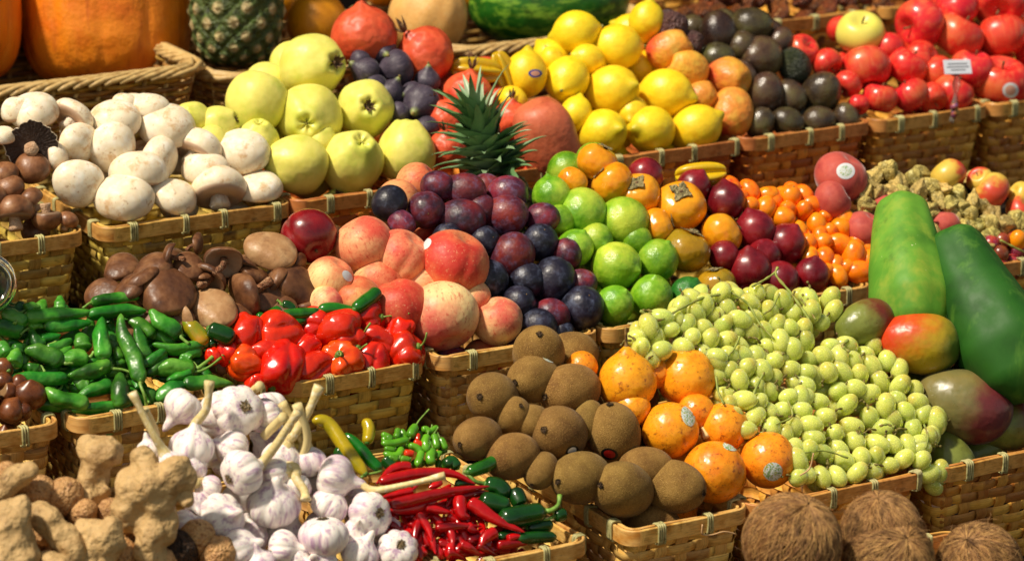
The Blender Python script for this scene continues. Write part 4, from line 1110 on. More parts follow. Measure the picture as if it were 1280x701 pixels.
puts(W, 'pomegranate', [(455, 44, 43, 95, 20, dict(key='quince')) if False else (584, 118, 31, 80, 20), (557, 150, 27, 120, 20), (560, 185, 26, 100, 40), (640, 150, 26, 90, 20)])
puts(W, 'star_fruit', [(596, 88, 17, 175, 5), (630, 92, 15, 110, 10)], look='star fruit')
fill(W, 'pomegranate', 28, 'red fruit lying deep behind the pineapple crown', 'red fruits under the pineapple crown')
W = 'lemon'
puts(W, 'lemon', [(808, 27, 23, 80, 10), (720, 40, 27, 192, 0, dict(label='highest lemon pointing left toward the watermelon')), (771, 60, 29, 184, 12, dict(label='long lemon lying just right of the highest one')), (657, 93, 27, 85, 5, dict(label='yellow lemon carrying a blue oval sticker')),
 (690, 75, 15), (709, 99, 29, 65, -60), (765, 114, 32, 12, 42), (833, 117, 31, -12, 20), (720, 143, 21), (753, 166, 30, 8, 52), (814, 163, 30, 178, 52), (870, 161, 30, 30, 10), (640, 126, 19), (790, 140, 20), (735, 75, 20)])
fill(W, 'lemon', 28, 'lemon lying beneath others in the lemon basket', 'lemons lying under the heap')
W = 'lemon'
puts(W, 'prickly_pear', [(838, 63, 25, 30, 10), (858, 86, 24, 160, 20), (875, 122, 20, 30, 10), (912, 97, 25, -25, 40, dict(label='yellow prickly pear with an open round end')), (915, 140, 27, 85, -20, dict(label='spotted orange prickly pear lowest beside the avocados'))])
puts(W, 'purple_prickly_pear', [(836, 37, 23, 60, 10, dict(label='dark purple prickly pear behind the highest yellow ones')), (864, 54, 15, 60, 10, dict(label='small bumpy dark prickly pear beside the avocados'))])
W = 'avocado'
puts(W, 'avocado', [(897, 40, 24, 100, 10), (940, 33, 24, 10, 10), (897, 73, 20, 10, 20), (950, 72, 27, 200, 55), (975, 52, 17, 60, 10), (956, 117, 25, 80, 30), (988, 121, 20, 110, 10), (1027, 115, 25, 60, 45),
 (950, 154, 19, 60, 20), (984, 153, 20, 150, 20), (1023, 152, 20, 20, 10), (1057, 148, 18, 100, 20), (925, 95, 20), (925, 60, 20)])
put(W, 'green_avocado', 993, 82, 21, 110, 20, look='x', label='bumpy olive green avocado at the right of the heap')
fill(W, 'avocado', 22, 'avocado lying beneath others in the avocado basket', 'avocados lying under the heap')
W = 'apple'
puts(W, 'red_apple', [(1003, 63, 21), (1033, 79, 20, -50, 30), (1082, 85, 32, 100, -20, dict(label='large red apple right below the yellow apple')), (1073, 131, 14), (1100, 123, 23, 80, 5), (1139, 119, 24, 120, 5), (1133, 83, 27, 60, 10),
 (1152, 73, 23), (1172, 92, 24), (1190, 117, 28, 60, 10), (1110, 60, 22), (1060, 105, 18), (1165, 122, 20)])
put(W, 'golden_apple', 1076, 42, 31, 88, 42, look='x', label='pale yellow apple resting on the red apples')
W = 'bigapple'
puts(W, 'red_apple', [(1150, 29, 33, 205, 35, dict(look='red apple with its hollow end turned left')), (1197, 45, 33, 60, 10), (1252, 46, 33, 100, -10), (1250, 3, 35), (1250, 103, 37, 85, 32, dict(label='large red apple with a white sticker beside the tag')),
 (1300, 70, 33), (1215, 85, 28), (1300, 120, 33), (1195, 10, 28), (1290, 20, 30)], grp='large red apples at the top right edge')
fill('apple', 'red_apple', 25, 'red apple lying beneath others in the apple basket', 'red apples lying under the heap')
fill('bigapple', 'red_apple', 31, 'large red apple lying beneath others at the right edge', 'large red apples lying under the heap')
# ------------------------------------------------------------ row A
put('pumpkin', 'pumpkin', 131, 4, 108, 92, 4, roll=20, look='x', label='large orange pumpkin beside the upright pineapple')
put('pumpkin', 'pumpkin', -82, 4, 108, 92, 4, roll=50, look='x', label='orange pumpkin cut off by the left edge')
puts('backfruit', 'grapefruit', [(396, 28, 39, 80, 40, dict(label='yellow orange grapefruit behind the topmost quince')), (352, -2, 30, 60, 10, dict(label='grapefruit between the pineapple and melon')), (598, -12, 30, 60, 10, dict(label='orange grapefruit behind the melon')), (480, -30, 40, 60, 10, dict(label='grapefruit highest behind the pomegranates'))])
put('backfruit', 'melon', 535, 22, 49, 60, 20, look='x', label='round beige melon behind the pomegranates')
puts('quince', 'pomegranate', [(455, 46, 42, 95, 15, dict(label='left pomegranate behind the figs')), (531, 70, 38, 130, 25, dict(label='right pomegranate behind the figs', lift=0))], grp='pomegranates behind the figs')
put('melon', 'watermelon', 686, 3, 61, 4, 0, look='x', label='dark green striped watermelon lying behind the lemons')
r_ = random.Random(3)
for i in range(75):
    put('date', 'brown_date', r_.uniform(850, 1045), r_.uniform(-30, 50), r_.uniform(9, 12), look='x', label='dried brown date in the blurred heap behind the avocados', grp='dried dates behind the avocados', lift=r_.uniform(-.5, .5))
for i in range(70):
    put('backdate', 'brown_date', r_.uniform(1040, 1260), r_.uniform(-40, 30), r_.uniform(9, 12), look='x', label='dried brown date in the blurred heap behind the apples', grp='dried dates behind the apples', lift=r_.uniform(-.5, .5))
# ------------------------------------------------------------ row C
W = 'greenpep'
def shi(x, y, r, a, t, kd='shiitake_mushroom', v=0, label=None, key='greenpep', lift=0., roll=None):
    put(key, kd, x, y, r, a, t, v, look='x', label=label, lift=lift, roll=roll)
shi(268, 388, 33, 85, 42, 'pale_shiitake', 0, 'pale brown shiitake cap nearest the lantern peppers', roll=0)
shi(208, 366, 41, 70, 40, 'shiitake_mushroom', 1, 'big dark glossy shiitake cap with a chipped edge', roll=40)
shi(176, 352, 24, 120, 5, 'shiitake_mushroom', 2, 'thin shiitake with curled rim at the left')
shi(340, 315, 33, 75, 40, 'pale_shiitake', 1, 'pale wrinkled shiitake cap beside the nectarine', 'lantern', .3, roll=80)
shi(280, 327, 24, 105, -55, 'shiitake_mushroom', 0, 'shiitake with its gills and stem facing the viewer', lift=.5, roll=-90)
shi(212, 321, 19, 165, 5, 'shiitake_mushroom', 1, 'small upright shiitake with its stem pointing right', lift=.3, roll=0)
shi(309, 368, 30, 200, 30, 'shiitake_mushroom', 2, 'dark shiitake with its cap turned to the left', roll=10)
shi(374, 360, 32, 40, 40, 'shiitake_mushroom', 0, 'large dark shiitake leaning against the peaches', 'lantern', roll=60)
shi(350, 388, 24, 100, 45, 'shiitake_mushroom', 1, 'dark shiitake behind the small green chillies', 'lantern')
shi(255, 346, 11, 100, 10, 'shiitake_mushroom', 1, 'tiny curled shiitake in the middle of the dark ones')
shi(382, 381, 11, 100, 30, 'shiitake_mushroom', 2, 'tiny dark shiitake above the red lantern peppers', 'lantern')
shi(372, 330, 17, -20, 10, 'shiitake_mushroom', 1, 'small shiitake under the nectarine', 'lantern')
shi(234, 400, 20, 200, 20, 'pale_shiitake', 2, 'pale shiitake tucked under the big dark cap')
shi(318, 345, 22, 60, 10, 'shiitake_mushroom', 0, 'dark shiitake in the middle beneath the pale wrinkled cap', 'lantern')
shi(345, 352, 24, 150, 15, 'shiitake_mushroom', 2, 'dark curled shiitake right of the upturned one', 'lantern', roll=30)
for q_, (x_, y_, r_q, a_, t_) in enumerate([(190, 338, 27, 110, 35), (236, 336, 24, 70, 40), (162, 362, 22, 120, 35), (222, 392, 24, 70, 45), (300, 342, 25, 100, -45), (332, 370, 29, 70, 45), (196, 392, 22, 110, 40), (262, 350, 24, 60, -40), (292, 396, 24, 80, 40)]):
    shi(x_, y_, r_q, a_, t_, 'shiitake_mushroom', q_, None, 'greenpep' if x_ < 280 else 'lantern', lift=-.2)
    ITEMS[-1]['look'] = 'dark shiitake'
shi(246, 305, 14, 0, 10, 'shiitake_mushroom', 2, 'small shiitake stub against the basket behind')
fill('greenpep', 'shiitake_mushroom', 26, 'dark shiitake mushroom lying beneath the other shiitakes', 'shiitakes lying under the heap')
put('lantern', 'nectarine', 386, 295, 35, -60, 40, 0, look='x', label='dark red nectarine above the shiitakes', roll=30)
# green peppers: image coordinates /4 offset (0,350)
G = 'long green peppers heaped in a basket'
def gpep(pts, r, stem=None, lift=0., **k):
    pts = [(x/4, 350+y/4) for x, y in pts]
    mx, my = sum(p[0] for p in pts)/len(pts), sum(p[1] for p in pts)/len(pts)
    pts = [(mx+(x-mx)*1.12, my+(y-my)*1.12) for x, y in pts]
    if stem: stem = [(x/4, 350+y/4) for x, y in stem]
    elif rng.random() < .6:
        ux, uy = pts[-1][0]-pts[-2][0], pts[-1][1]-pts[-2][1]; q = math.hypot(ux, uy)+1e-6; ux /= q; uy /= q; w_ = rng.uniform(-.6, .6)
        stem = [(pts[-1][0]+ux*6, pts[-1][1]+uy*6), (pts[-1][0]+(ux-uy*w_)*13, pts[-1][1]+(uy+ux*w_)*13)]
    pod('chestnut' if pts[0][0] < 0 else 'greenpep', pts, r/4*1.0, 'x', m_gp_, P_PEP, .13, k.pop('look', 'long green pepper'), 'pepper', G, lift, stem, name='green_pepper', **k)
r_ = random.Random(11)
for i in range(70):       # lower layer
    x, y = r_.uniform(-10, 1060), r_.uniform(150, 620)
    if x > 900 and y < 300: continue
    a = r_.uniform(0, 6.28); L = r_.uniform(70, 120)
    gpep([(x-L*math.cos(a), y-L*.6*math.sin(a)), (x, y+r_.uniform(-15, 15)), (x+L*math.cos(a), y+L*.6*math.sin(a))], r_.uniform(34, 42), None, -1.3-1.6*r_.random(), look='long green pepper', label='green pepper lying underneath in the green pepper heap')
gpep([(300, 82), (300, 125), (298, 150)], 33, lift=0)
gpep([(10, 160), (60, 180), (130, 215)], 44, lift=.2); gpep([(-60, 210), (20, 235), (110, 245)], 44, lift=-.2)
gpep([(200, 140), (160, 135), (130, 150)], 28)
gpep([(685, 90), (570, 92), (470, 112)], 32, [(440, 120), (415, 140)], .3)
gpep([(718, 155), (600, 152), (455, 175)], 34, None, .6)
gpep([(445, 215), (340, 222), (235, 230)], 36, None, .1)
gpep([(445, 160), (300, 175), (140, 185)], 40, None, .7)
gpep([(215, 235), (180, 225), (150, 240)], 24)
gpep([(158, 250), (175, 300), (215, 330)], 34, [(240, 325), (282, 308)], .4)
gpep([(300, 275), (250, 285), (205, 290)], 24, None, .2)
gpep([(355, 300), (310, 320), (235, 350)], 30); gpep([(355, 335), (320, 360), (290, 375)], 24)
gpep([(-30, 330), (10, 340), (35, 380)], 42, None, .3, look='bright green pepper')
gpep([(100, 320), (90, 340), (80, 360)], 34)
gpep([(90, 350), (75, 385), (65, 425)], 46, [(60, 400), (50, 430), (40, 460)], .6)
gpep([(130, 355), (200, 365), (300, 405)], 46, None, .3)
gpep([(110, 430), (150, 440), (185, 455)], 34, [(205, 430), (225, 460)])
gpep([(395, 270), (410, 310), (415, 345)], 46, None, 0)
gpep([(310, 400), (370, 390), (430, 390)], 45, [(455, 380), (470, 360)], .3)
gpep([(580, 335), (590, 370), (600, 400)], 30); gpep([(640, 410), (610, 420), (575, 425)], 28)
gpep([(45, 490), (180, 490), (325, 490)], 36, None, .2)
gpep([(370, 495), (410, 520), (440, 530)], 34)
gpep([(350, 475), (455, 455), (535, 415)], 42, [(560, 440), (620, 450), (700, 480)], .9)
gpep([(510, 195), (505, 290), (515, 385)], 43, None, 1.4)
gpep([(608, 185), (618, 280), (665, 380), (700, 490)], 42, [(700, 520), (720, 570), (735, 640)], 1.6)
gpep([(685, 235), (700, 320), (725, 385)], 40, None, .7)
gpep([(645, 205), (700, 225), (765, 280)], 40, None, -.3)
gpep([(700, 420), (760, 400), (820, 360)], 34, None, .9); gpep([(730, 470), (780, 440), (820, 390)], 34, None, .2)
gpep([(755, 155), (810, 215), (895, 265)], 44, [(905, 285), (945, 320)], 1.0, look='bright green pepper')
gpep([(775, 320), (880, 345), (1010, 325)], 34, None, .5, look='long green pepper')
gpep([(900, 400), (950, 370), (1000, 350)], 30, [(1030, 350), (1072, 350)], .2)
gpep([(780, 450), (860, 440), (960, 440)], 52, [(990, 440), (1030, 410), (1068, 380)], .2)
gpep([(840, 500), (900, 480), (950, 460)], 30, [(1000, 455), (1050, 430), (1105, 388)], .9)
gpep([(1155, 520), (1040, 510), (930, 520)], 38, None, .7)
gpep([(930, 520), (860, 545), (790, 600)], 40, [(740, 610)], .6)
gpep([(720, 540), (750, 570), (760, 610)], 34, None, .1)
gpep([(230, 545), (300, 590), (425, 620)], 46, None, .7)
gpep([(395, 580), (470, 550), (550, 525)], 38, None, .4)
gpep([(370, 650), (480, 640), (590, 635)], 36, None, .9)
gpep([(600, 470), (602, 550), (605, 620)], 50, [(604, 650), (600, 720), (580, 755), (530, 775)], 1.3, look='green pepper with a long hanging stem')
gpep([(900, 380), (930, 385), (950, 400)], 28, None, .4)
pod('greenpep', [(228, 398), (242, 412), (258, 432)], 11.5, 'x', m_ygp, P_PEP, .05, 'x', 'pepper', None, .6, name='pepper', label='pepper turning from green to orange beside the shiitakes')
# small jalapenos behind the lantern peppers (offset (240,340)/4)
G = 'small green jalapenos behind the lantern peppers'
def jal(pts, r, stem=None, lift=0., off=(240, 340), k=4., key='lantern', grp=G, mat=m_jal, look='small green jalapeno', label=None, prof=P_JAL, lob=.02, **kw):
    pts = [(off[0]+x/k, off[1]+y/k) for x, y in pts]
    if stem: stem = [(off[0]+x/k, off[1]+y/k) for x, y in stem]
    if key == 'lantern': lift += 1.8
    pod(key, pts, r/k, 'x', mat, prof, lob, look, kw.pop('cat', 'pepper'), grp, lift, stem, label=label, name=kw.pop('name', 'jalapeno'), **kw)
jal([(215, 335), (150, 310), (80, 282)], 48, None, .4, mat=m_djal, label='short dark jalapeno with a brown stem end at the left')
jal([(145, 290), (185, 262), (210, 240)], 24, None, .3)
jal([(370, 250), (400, 215), (440, 185)], 30, None, .6)
jal([(320, 215), (345, 225), (360, 240)], 24)
jal([(520, 195), (480, 170), (450, 165)], 28, [(440, 150), (425, 140)], .4, mat=m_djal)
jal([(440, 215), (540, 208), (640, 200)], 30, None, .9)
jal([(630, 185), (720, 185), (820, 205)], 34, None, .9)
jal([(460, 250), (510, 250), (570, 240)], 26, None, .3)
jal([(935, 90), (890, 130), (810, 190)], 38, None, 1.9, label='raised green jalapeno pointing up toward the peaches')
jal([(700, 230), (740, 222), (780, 215)], 22, None, .2)
jal([(80, 350), (100, 355), (110, 370)], 24, None, .2, mat=m_djal)
W = 'lantern'
HS = 1.16
puts(W, 'orange_habanero', [(306, 455, 20, 160, 20, dict(look='orange red lantern pepper')), (426, 455, 25, 92, 60, dict(label='star topped lantern pepper with its calyx facing forward'))], roll=0)
puts(W, 'habanero', [(455, 400, 23, 10, 20), (392, 403, 20), (418, 415, 29, 0, 15, dict(look='long lantern pepper with stem to the right')), (307, 419, 25, 250, 10), (349, 418, 27, 170, 30), (497, 416, 18, 60, 10),
 (382, 434, 18), (283, 442, 14), (266, 445, 11), (350, 459, 29, 250, 30), (392, 460, 23, 200, 30), (465, 450, 22, 240, 10), (502, 443, 26, 25, 20, dict(label='lantern pepper with curled green stem beside the peaches')), (320, 480, 15), (435, 428, 22), (330, 440, 20), (470, 425, 20)])
fill('lantern', 'shiitake_mushroom', 25, 'dark shiitake lying under the others above the lantern peppers', 'shiitakes lying behind the lantern peppers', xr=(240, 410), yr=(280, 392), cap=16, seed=9)
fill(W, 'habanero', 22, 'red lantern pepper lying beneath others', 'lantern peppers lying under the heap', cap=30, yr=(405, 999))
W = 'peach'
puts(W, 'striped_peach', [(455, 306, 38, 120, 10), (500, 323, 38, 50, 20)])
put(W, 'red_peach', 567, 330, 45, 60, 20, roll=25, look='x', label='large red peach with a deep crease, highest in front', lift=.35)
puts(W, 'striped_peach', [(413, 350, 31, 60, 20, dict(label='peach with a pale sticker beside the shiitakes'))])
puts(W, 'pale_peach', [(408, 380, 24), (554, 395, 46, -70, 30, dict(label='front pale yellow and pink peach on the rim')), (622, 401, 32, 110, 30), (590, 372, 24)])
puts(W, 'red_peach', [(445, 375, 32, 100, 30), (500, 384, 38, 100, 20)], look='dusky red peach')
puts(W, 'striped_peach', [(474, 352, 33, 60, 20), (530, 356, 32, 60, 20)], lift=-.5)
puts(W, 'plum', [(547, 233, 20, 170, 20), (580, 240, 24, 10, 20), (502, 279, 16), (532, 262, 24, -60, 72, dict(v=2, label='purple plum with a short brown stem facing forward')), (576, 275, 27, 5, 15), (634, 243, 24, 5, 10), (631, 270, 26, 20, 30),
 (677, 273, 20, 10, 20), (640, 321, 29, 60, 20), (708, 319, 20, 80, 20), (726, 354, 18), (690, 395, 22), (600, 262, 20)])
puts(W, 'dark_plum', [(487, 254, 22, 60, -20), (604, 301, 20), (675, 303, 23, 70, 45), (691, 350, 28, 60, 0), (647, 379, 22, 45, 45), (727, 385, 28, 60, 50), (672, 408, 23, 10, 20), (612, 350, 24), (700, 415, 18), (560, 300, 20), (660, 350, 22)])
fill(W, 'plum', 23, 'plum lying beneath others in the plum heap', 'plums lying under the heap', xr=(560, 800))
fill(W, 'red_peach', 32, 'peach lying beneath the others in the peach basket', 'peaches lying under the heap', xr=(380, 620))
W = 'lime'
puts(W, 'lime', [(689, 245, 25, 100, 10), (728, 266, 31, 200, 50), (779, 278, 32, 200, 15, dict(label='bright lime highest in front of the persimmons')), (718, 310, 24, 60, 20), (770, 333, 31, -12, 35, dict(look='lime with a blunt tip to the right')), (822, 326, 27, 60, 20), (767, 381, 25, 50, 30), (814, 371, 27, 80, 30), (745, 300, 22), (700, 275, 20), (795, 300, 20)])
put(W, 'dark_lime', 860, 367, 22, 60, 20, look='x', label='dark green wrinkled lime on the basket rim')
puts(W, 'persimmon', [(747, 203, 27, 60, 10), (765, 229, 28, 140, 10), (715, 228, 20), (798, 243, 28, 100, 50), (850, 258, 34, 88, 48, dict(label='topmost persimmon with a large grey green calyx')), (822, 284, 24, 20, 0), (902, 293, 28, 35, -10)])
puts(W, 'olive_persimmon', [(857, 313, 31, 70, 10, dict(label='large olive brown persimmon among limes')), (895, 356, 25, 100, 10, dict(label='small olive brown persimmon low by the red plums'))])
puts(W, 'red_plum', [(807, 219, 23), (867, 233, 22, 60, 20)], grp='red plums behind the persimmons', look='red plum behind the persimmons')
put(W, 'star_fruit', 876, 218, 17, 5, 0, look='x', label='yellow star fruit below the avocado basket')
fill(W, 'lime', 25, 'lime lying beneath others in the lime basket', 'limes lying under the heap')
W = 'kumquat'
puts(W, 'red_plum', [(907, 252, 25, 95, 5), (944, 288, 26, 110, 10), (982, 305, 26, 60, 20), (937, 337, 27, 95, 15), (1015, 343, 22, 80, 20), (975, 350, 24), (905, 320, 20), (955, 320, 22)])
KQ = [(912,232,13),(937,238,13),(959,244,12),(957,260,15),(937,257,12),(987,247,16),(1005,243,12),(979,272,15),(1005,264,13),(1016,256,12),(1021,280,14),(999,288,11),(1052,272,15),(1052,286,15),(1051,306,15),(1067,320,17),(1031,322,14),(1032,270,10),(1010,305,13),(1026,304,13),(1072,301,13),(1084,308,11),(1045,331,11),(1047,344,13),(1075,340,16),(985,262,12),(968,250,11),(1038,290,12),(1060,335,12),(925,245,11),(1030,340,11),(1012,322,12),(1085,325,12),(1025,292,11)]
for i, (x, y, q) in enumerate(KQ): put(W, 'kumquat', x, y, q*.93, look='orange kumquat')
fill(W, 'kumquat', 13, 'kumquat lying beneath others in the kumquat heap', 'kumquats lying under the heap', tries=3000, xr=(960, 1200))
fill(W, 'red_plum', 23, 'red plum lying beneath the other red plums', 'red plums lying under the heap', xr=(850, 1000))
W = 'husk'
puts(W, 'fuzzy_peach', [(1051, 221, 35, 60, 20, dict(label='dusky peach with a round white sticker')), (1041, 250, 26, 30, 10), (1080, 287, 26, 60, 20), (1180, 281, 21), (1110, 262, 24)], grp='dusky pink peaches left of the husk berries', look='dusky pink peach')
puts(W, 'blushed_apple', [(1185, 220, 24), (1238, 240, 26), (1276, 243, 17), (1278, 264, 22), (1225, 225, 17)])
r_ = random.Random(5); pts = []
for i in range(2500):
    x, y = r_.uniform(1078, 1285), r_.uniform(203, 318)
    u = (x-1078)/207
    if y < 200+u*75+max(0, (1120-x))*.2 or y > 296+u*40: continue
    if x > 1235 and y > 300: continue
    if all((x-a)**2+((y-b)*1.15)**2 > 15**2 for a, b in pts): pts.append((x, y))
for (x, y) in pts: put(W, 'husk_berry', x, y, r_.uniform(10.5, 13.5), look='dry husk berry', lift=r_.uniform(0, .8))
fill(W, 'husk_berry', 12, 'husk berry lying beneath others in the husk berry heap', 'husk berries lying under the heap')
# ------------------------------------------------------------ chestnuts
W = 'chestnut'
puts(W, 'chestnut', [(37, 494, 20, 80, 30, dict(label='tall upright chestnut on the basket rim')), (13, 514, 18, 60, 10), (10, 489, 13), (4, 461, 14), (5, 476, 13), (24, 480, 12), (-12, 500, 16), (28, 515, 12)])
fill(W, 'chestnut', 15, 'chestnut lying beneath the other chestnuts', 'chestnuts lying under the heap')
# ------------------------------------------------------------ row D
W = 'kiwi'
puts(W, 'kiwi', [(673, 442, 33, 88, 35, dict(v=0, label='highest kiwi with its dry end upward')), (667, 473, 30, 188, 38, dict(v=1, label='kiwi with a small sticker under the highest one')), (616, 497, 32, 170, 66, dict(v=0)), (712, 488, 33, 192, 28, dict(v=1)),
 (667, 530, 24, 150, 20), (699, 542, 35, 160, 62, dict(v=0, label='kiwi with a round dark sticker beneath its front')), (597, 548, 27, 195, 35, dict(v=1)), (640, 570, 29, 195, 22, dict(v=1)), (768, 542, 34, 100, 10, dict(v=0, label='shaded kiwi with a red and black sticker')),
 (676, 588, 21, 235, 30), (726, 597, 33, 185, 32, dict(v=1)), (808, 585, 27, 175, 0, dict(v=1)), (778, 611, 35, 165, 35, dict(v=1, label='lowest kiwi at the basket corner')), (842, 608, 33, -10, 20, dict(v=1)), (640, 520, 24), (735, 525, 22)])
puts(W, 'passion_fruit', [(727, 459, 21), (820, 466, 20), (858, 473, 38, 60, 20), (838, 538, 36, 60, 20), (905, 534, 31, -60, 30), (893, 590, 40, 60, 20), (960, 575, 36, 60, 20), (790, 510, 24), (870, 515, 24)], look='orange passion fruit')
put(W, 'stemmed_passion_fruit', 784, 476, 37, 92, 12, look='x', label='tall passion fruit with an upright dry stem', lift=.3, grp=None)
fill(W, 'kiwi', 30, 'kiwi lying beneath others in the kiwi heap', 'kiwis lying under the heap', xr=(560, 830))
W = 'mango'
put(W, 'green_mango', 1080, 404, 29, 200, 20, look='x', label='green and dull red mango beside the grapes', roll=0)
put(W, 'orange_mango', 1149, 428, 39, 172, 5, look='x', label='orange red mango in front of the papayas', roll=0, lift=.4)
put(W, 'purple_mango', 1205, 506, 45, 160, 5, look='x', label='large purple shaded mango on the basket rim', roll=0)
put(W, 'green_mango', 1150, 480, 34, 20, 5, look='x', label='shaded green mango wedged behind the grapes', lift=-2)
W = 'coconut'
puts(W, 'coconut', [(990, 677, 61, 70, 30, dict(v=0, label='round hairy coconut nearest the passion fruits')), (1102, 663, 50, 100, 30, dict(v=1, label='coconut behind the middle one below the grapes')), (1110, 700, 57, 60, 50, dict(v=0, label='coconut in front of the middle pair')), (1224, 706, 53, 120, 40, dict(v=1, label='coconut at the bottom right corner'))])
W = 'ginger'
puts(W, 'walnut', [(49, 614, 21, 30, 20), (80, 620, 24, 60, 20), (136, 637, 15), (246, 672, 24, 80, 40), (273, 693, 23, 60, 20), (172, 664, 16), (30, 600, 18), (152, 690, 20), (104, 640, 18), (60, 660, 22), (205, 700, 20), (10, 590, 14)], look='brown walnut')
put(W, 'dark_walnut', 221, 690, 26, 60, 20, look='x', label='dark stained walnut between ginger and garlic')
fill(W, 'walnut', 20, 'walnut lying beneath the ginger roots', 'walnuts lying under the ginger')

fill('brownmush', 'brown_mushroom', 19, 'brown mushroom lying beneath others in the left basket', 'brown mushrooms lying under the heap')
fill('kiwi', 'passion_fruit', 30, 'passion fruit lying beneath the others', 'passion fruits lying under the heap', xr=(800, 1200), seed=3)
fill('grape', 'passion_fruit', 30, 'passion fruit lying beneath the others', 'passion fruits lying under the heap', xr=(800, 960), seed=4)
fill('mango', 'green_mango', 34, 'mango lying beneath the others in the orange basket', 'mangoes lying under the heap')
fill('lantern', 'red_peach', 28, 'peach lying beneath the others at the back of the lantern pepper basket', 'peaches lying behind the lantern peppers', seed=5, xr=(390, 460), yr=(330, 999))
# ------------------------------------------------------------ garlic
W = 'garlic'; OFF = (150, 460)
def gar(x, y, r, a=None, t=None, v=None, label=None, lift=0., stem=None, sr=5.2, roll=None, sq=None, off=True):
    if roll is None: roll = rng.uniform(0, 360)
    it = put(W, 'garlic_bulb', x, y, r, a, t, v, look='x' if label else 'garlic bulb', lift=lift, label=label, roll=roll)
    if stem:
        mw = it['o'].matrix_world; inv = None
        bpy.context.view_layer.update(); mw = it['o'].matrix_world.copy(); inv = mw.inverted()
        top = mw @ Vector((0, 0, 1.05)); base = mw @ Vector((0, 0, .55))
        pts = [base, top]
        dep = (top-CAM).dot(fw)
        for k, (sx, sy) in enumerate(stem):
            d = ray(sx, sy); pts.append(CAM+d*(dep-.004*(k+1)))
        C = np.array([tuple(inv @ p) for p in pts])
        z = dep; s0 = sr*z/F/it['R']
        n = 18
        o = link(bpy.data.objects.new('stem', tmesh('stem', catmull(C, n), s0*np.concatenate([np.linspace(2.1, 1.15, 6), np.linspace(1.1, .85, n-9), [.9, 1.1, 1.2]]), m_gls, 12, lambda U, P: 1+.08*sin(5*P))), it['o'])
    return it
gar(333, 520, 23, 200, 20)
gar(228, 508, 26, -128, 8, 2, 'smooth garlic bulb with its neck pointing down left')
gar(385, 577, 24, 100, 10, 1, 'garlic bulb at the back with a pale upright stem', 0, [(375, 545), (366, 525), (352, 503)])
gar(352, 572, 26, 70, 10, 0, 'papery garlic bulb with a thick yellow stem', 0, [(366, 545), (385, 515), (399, 482)], 6)
gar(298, 513, 33, 215, -62, 0, 'topmost garlic bulb with its dry root plate facing forward', .4)
gar(240, 558, 29, 80, 8, 3, 'garlic bulb with a straight stem rising up', .2, [(258, 510), (262, 476)], 5.5)
gar(290, 560, 25, 160, 20, 1, 'purple streaked garlic bulb in the middle')
gar(214, 583, 23, 115, 10, 2, 'garlic bulb by the ginger with a long tilted stem', .5, [(195, 548), (180, 520), (165, 490)], 5)
gar(186, 562, 17, 100, 10); gar(238, 585, 22, 70, 20)
gar(303, 590, 30, 25, -40, 0, 'striped garlic bulb with stem rising to the right', 1.2, [(345, 556), (360, 533), (373, 514)], 5.5)
gar(345, 590, 24, 10, 10, 1, 'garlic bulb with a curved yellow stem hanging down', .4, [(370, 598), (380, 612), (382, 625)], 6)
gar(260, 612, 20, 150, 10)
gar(342, 630, 35, 80, 30, 1); gar(277, 647, 32, 20, 45, 3)
gar(419, 597, 30, -12, 5, 0, 'garlic bulb whose long stem crosses the red chillies', .5, [(468, 612), (510, 605), (556, 594)], 4.2)
gar(412, 631, 25, 60, 10); gar(368, 610, 22)
gar(405, 671, 32, -88, -10, 2, 'white garlic bulb with its neck pointing down', .7)
gar(462, 643, 30, 195, -50, 1, 'garlic bulb with dry roots facing the red chillies', .4)
gar(497, 687, 27, 240, -62, 3, 'lowest right garlic bulb with a tan root plate', .3)
gar(302, 685, 27, 20, 20); gar(355, 686, 25, 0, 10); gar(450, 692, 26, 60, 10); gar(325, 704, 22); gar(374, 700, 17); gar(446, 666, 20); gar(232, 655, 20, 20, 10); gar(245, 630, 16); gar(400, 705, 24)
gar(200, 620, 20, 90, 0)
fill(W, 'garlic_bulb', 27, 'garlic bulb lying beneath others in the garlic pile', 'garlic bulbs lying under the pile', cap=20, passes=2)
# loose dry stems poking out of the pile
def loose_stem(pts, r, label, key='garlic', mat=None):
    W3 = []
    for i, p in enumerate(pts):
        w = heap_point(key, pts[0][0], pts[0][1]); dep = (w-CAM).dot(fw)
        W3.append(CAM+ray(*p)*(dep-.01*i))
    org = W3[0]; C = np.array([tuple(w-org) for w in W3])
    o = link(bpy.data.objects.new('garlic_stalk', tmesh('garlic_stalk', catmull(C, 12), r*3.1/F*np.array([1]*10+[1.15, 1.2]), mat or m_gls, 10)))
    o.location = org; o['label'] = label; o['category'] = 'stem'
loose_stem([(330, 545), (345, 530), (355, 521)], 5.5, 'short cut garlic stem right of the topmost bulb')
loose_stem([(195, 545), (190, 530), (180, 512)], 5, 'broken garlic stem behind the leftmost bulb')
loose_stem([(262, 600), (250, 602), (244, 604)], 5, 'short dry stem lying left of the striped bulb')
loose_stem([(310, 495), (318, 487), (325, 482)], 5, 'garlic stem tip behind the topmost bulb')
loose_stem([(375, 580), (384, 545), (371, 505)], 5, 'tan garlic stem standing behind the white one')
loose_stem([(871, 512), (877, 530), (883, 547)], 3.6, 'short dry stalk between two passion fruits', 'kiwi')  # passion fruit stalk, drawn with the garlic stem material
